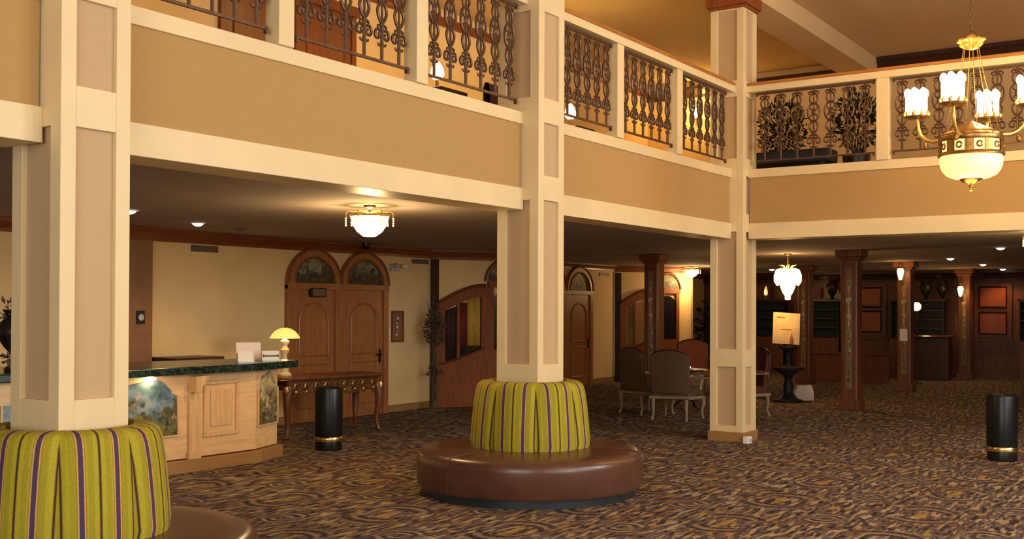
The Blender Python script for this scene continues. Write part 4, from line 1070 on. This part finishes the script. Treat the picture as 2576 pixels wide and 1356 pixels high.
small_urn('dark urn on the shelf unit at the right edge', (XF-.47, -1.05, 1.911), 1.1)
t = thing('bar_counter', 'dark wood bar counter with a modelled edge reflection in front of the shelves', 'counter', (14.2, 1.18, 0))
MB().box(-.2, .2, -.55, .55, 0, 1.0).build('front', 'darkwood', t, smooth=False, bevel=.02)
MB().box(-.28, .28, -.6, .6, 1.0, 1.05).build('top', 'redwood', t, smooth=False, bevel=.015)
MB().tube([(-.285, -.6, 1.03), (-.285, .6, 1.03)], .015, 6).build('edge_reflection', 'brass', t)  # brass strip stands in for light reflected off the bar
lamp((13.75, 1.18, 1.35), 4, (1, .55, .2), .05)  # unseen lamp added to make the strip shine
t = thing('half_wall', 'low mahogany partition behind the nearest timber post', 'partition', (12.2, 2.6, 0))
MB().box(-.06, .06, -1.1, .9, 0, .62).build('panel', 'redwood', t, smooth=False, bevel=.01)
MB().box(-.10, .10, -1.14, .94, .62, .67).build('cap', 'redwood', t, smooth=False, bevel=.01)
# plants behind the corner column (far window)
t = thing('potted_palm', 'dark potted plant in the far corner left of the corner column', 'plant', (14.0, 6.3, 0))
MB().lathe([(0, 0), (.16, 0), (.22, .35), (.20, .36), (0, .33)], n=20).build('pot', 'urn', t)
mb = MB(); mb.foliage((0, 0, 1.2), (.55, .55, .7), 320, .22, .07); mb.build('foliage', 'leafdark', t)
MB().tube([(0, 0, .3), (.03, .02, .8), (0, 0, 1.4)], .03, 6).build('stem', 'bark', t)

# ------------------------------------------------------------------ balcony level furniture
def shrub(label, loc, h, w):
    t = thing('potted_shrub', label, 'plant', loc, group='dark shrubs on the balcony')
    MB().lathe([(0, 0), (.14, 0), (.18, .28), (.16, .29), (0, .26)], n=20).build('pot', 'urn', t)
    for k in range(4):
        a = k*1.6; MB().tube([(.02*math.cos(a), .02*math.sin(a), .25), (.12*w*math.cos(a), .12*w*math.sin(a), h*.6), (.25*w*math.cos(a), .25*w*math.sin(a), h*.85)], [.014, .010, .005], 5).build('stem', 'bark', t)
    mb = MB(); mb.foliage((0, 0, h*.62), (.30*w, .30*w, h*.34), 620, .075, .045); mb.build('foliage', 'leafdark', t)
shrub('dark leafy shrub behind the railing, nearest the corner column', (1.25, -.04, ZF), 1.14, 1.05)
shrub('dark leafy shrub behind the railing, nearer the white rail post', (1.25, -1.02, ZF), 1.16, .95)
t = thing('bench', 'low black bench behind the railing beside the corner column', 'bench', (.66, .02, ZF))
MB().box(-.19, .19, -.93, .40, .14, .30).build('seat', 'blacksoft', t, smooth=False, bevel=.02)
for x in (-.14, .14):
    for y in (-.84, .33): MB().box(x-.03, x+.03, y-.03, y+.03, 0, .14).build('leg', 'blacksoft', t, smooth=False)
def ball_lamp(label, loc, tz):
    t = thing('table_lamp', label, 'lamp', (loc[0], loc[1], loc[2]), group='lit lamps on the balcony')
    MB().lathe([(0, 0), (.08, 0), (.07, .02), (.02, .05), (.02, .14), (0, .14)], n=16).build('base', 'gold', t)
    MB().lathe([(0, .13), (.045, .14), (.075, .18), (.078, .22), (.06, .28), (.035, .32), (.02, .34), (0, .34)], n=20).build('shade', 'bulb', t)
    lamp((loc[0], loc[1]-.05, loc[2]+.5), 34, (1, .66, .16), .08)
def up_table(label, loc, w=.5, h=.75):
    t = thing('side_table', label, 'table', loc, group='side tables on the balcony')
    MB().box(-w/2, w/2, -w/2, w/2, h-.04, h).build('top', 'darkwood', t, smooth=False, bevel=.01)
    for x in (-1, 1):
        for y in (-1, 1): MB().box(x*(w/2-.05)-.02, x*(w/2-.05)+.02, y*(w/2-.05)-.02, y*(w/2-.05)+.02, 0, h-.04).build('leg', 'darkwood', t, smooth=False)
up_table('dark side table under the lit lamp above the reception lobby', (-3.05, 2.42, ZF))
ball_lamp('glowing lamp seen through the railing left of centre column', (-3.05, 2.42, ZF+.75), .75)
up_table('dark side table under the lit lamp right of centre column', (-.02, 2.48, ZF))
ball_lamp('glowing lamp seen through the railing right of centre column', (-.02, 2.48, ZF+.75), .75)
t = thing('armchair', 'dark red armchair behind the railing left of centre column', 'chair', (-2.45, 1.75, ZF), math.radians(200))
MB().box(-.30, .30, -.30, .30, .20, .45).build('seat', 'clothdark', t, bevel=.05)
mb = MB(); mb.lathe([(.30, .3), (.31, .85), (.33, .90), (.37, .90), (.39, .84), (.38, .2), (.30, .2)], n=20, a0=PI*.5, a1=PI*1.5); mb.build('backrest', 'clothdark', t)
for x in (-.25, .25):
    for y in (-.25, .25): MB().tube([(x, y, 0), (x, y, .22)], .02, 6).build('leg', 'darkwood', t)
t = thing('sideboard', 'long brown sideboard behind the railing left of corner column', 'sideboard', (2.2, 3.9, ZF))
MB().box(-1.4, 1.6, -.25, .2, 0, .95).build('carcass', 'redwood', t, smooth=False, bevel=.01)
MB().box(-1.45, 1.65, -.29, .22, .95, 1.0).build('top', 'wood', t, smooth=False, bevel=.01)
for i in range(4): MB().box(-1.33+.75*i, -.68+.75*i, -.262, -.245, .16, .88).build('door', 'wood', t, smooth=False, bevel=.006)

sconce('glass wall lamp upstairs, seen through the railing beside corner column', (5.68, 3.22, 5.15), 1.6)
lamp((5.45, 3.22, 5.4), 26, (1, .66, .16), .08)
# ------------------------------------------------------------------ light
DAY = (.97, 1, .95)
for a, c, z0_, z1_, pw in WIN:
    lamp(((a+c)/2, -10.6, (z0_+z1_)/2), pw, DAY, typ='AREA', name='unseen_daylight', size=c-a, sizey=z1_-z0_, rot=(PI/2, 0, 0))
lamp((-17.2, -5.2, 2.45), 380, DAY, typ='AREA', name='unseen_daylight', size=5.6, sizey=3.5, rot=(PI/2, 0, -PI/2))  # unseen left opening and its light, added to brighten the column sides
lamp((-7.3, -5.6, 4.3), 110, (1, .50, .13), .3, name='added_warm_light')  # unseen warm fill added to yellow the upper parts, without a fixture
# upstairs ceiling lamps, added out of view to brighten the upper floor
def unseen_up_lamp(label, x, y, p):
    t = thing('ceiling_lamp', label, 'lamp', (x, y, ZU), group='added unseen upper floor lamps')
    MB().lathe([(0, -.16), (.10, -.14), (.17, -.08), (.18, -.02), (.18, 0), (0, 0)], n=24).build('bowl', 'warmglass', t)
    MB().lathe([(.178, -.025), (.19, -.02), (.19, 0), (.178, 0)], n=24).build('rim', 'brass', t)
    lamp((x, y, ZU-.28), p, (1, .62, .18), .12, 'SPOT', spot=2.9)
unseen_up_lamp('added unseen ceiling lamp of the upper corridor above the near railing', -3.0, 2.6, 60)
unseen_up_lamp('added unseen ceiling lamp of the upper corridor above the far railing', -.60, 2.3, 30)
unseen_up_lamp('added unseen ceiling lamp of the upper corridor above the reception lobby', -6.6, 2.6, 40)
unseen_up_lamp('added unseen ceiling lamp of the upper floor behind the right railing', 3.4, -5.6, 170)

w = bpy.data.worlds.new('world'); SC.world = w; w.use_nodes = True
bg = w.node_tree.nodes['Background']; bg.inputs[0].default_value = (.75, .85, 1, 1); bg.inputs[1].default_value = .6
SC.view_settings.view_transform = 'Standard'; SC.view_settings.look = 'None'
SC.view_settings.exposure = -0.07; SC.view_settings.gamma = 1; SC.view_settings.use_curve_mapping = False
SC.cycles.use_denoising = True
SC.cycles.sample_clamp_indirect = 6
SC.cycles.max_bounces = 6; SC.cycles.diffuse_bounces = 4; SC.cycles.glossy_bounces = 3; SC.cycles.transmission_bounces = 3; SC.cycles.transparent_max_bounces = 4
SC.cycles.use_adaptive_sampling = True; SC.cycles.adaptive_threshold = .03
SC.cycles.caustics_reflective = False; SC.cycles.caustics_refractive = False
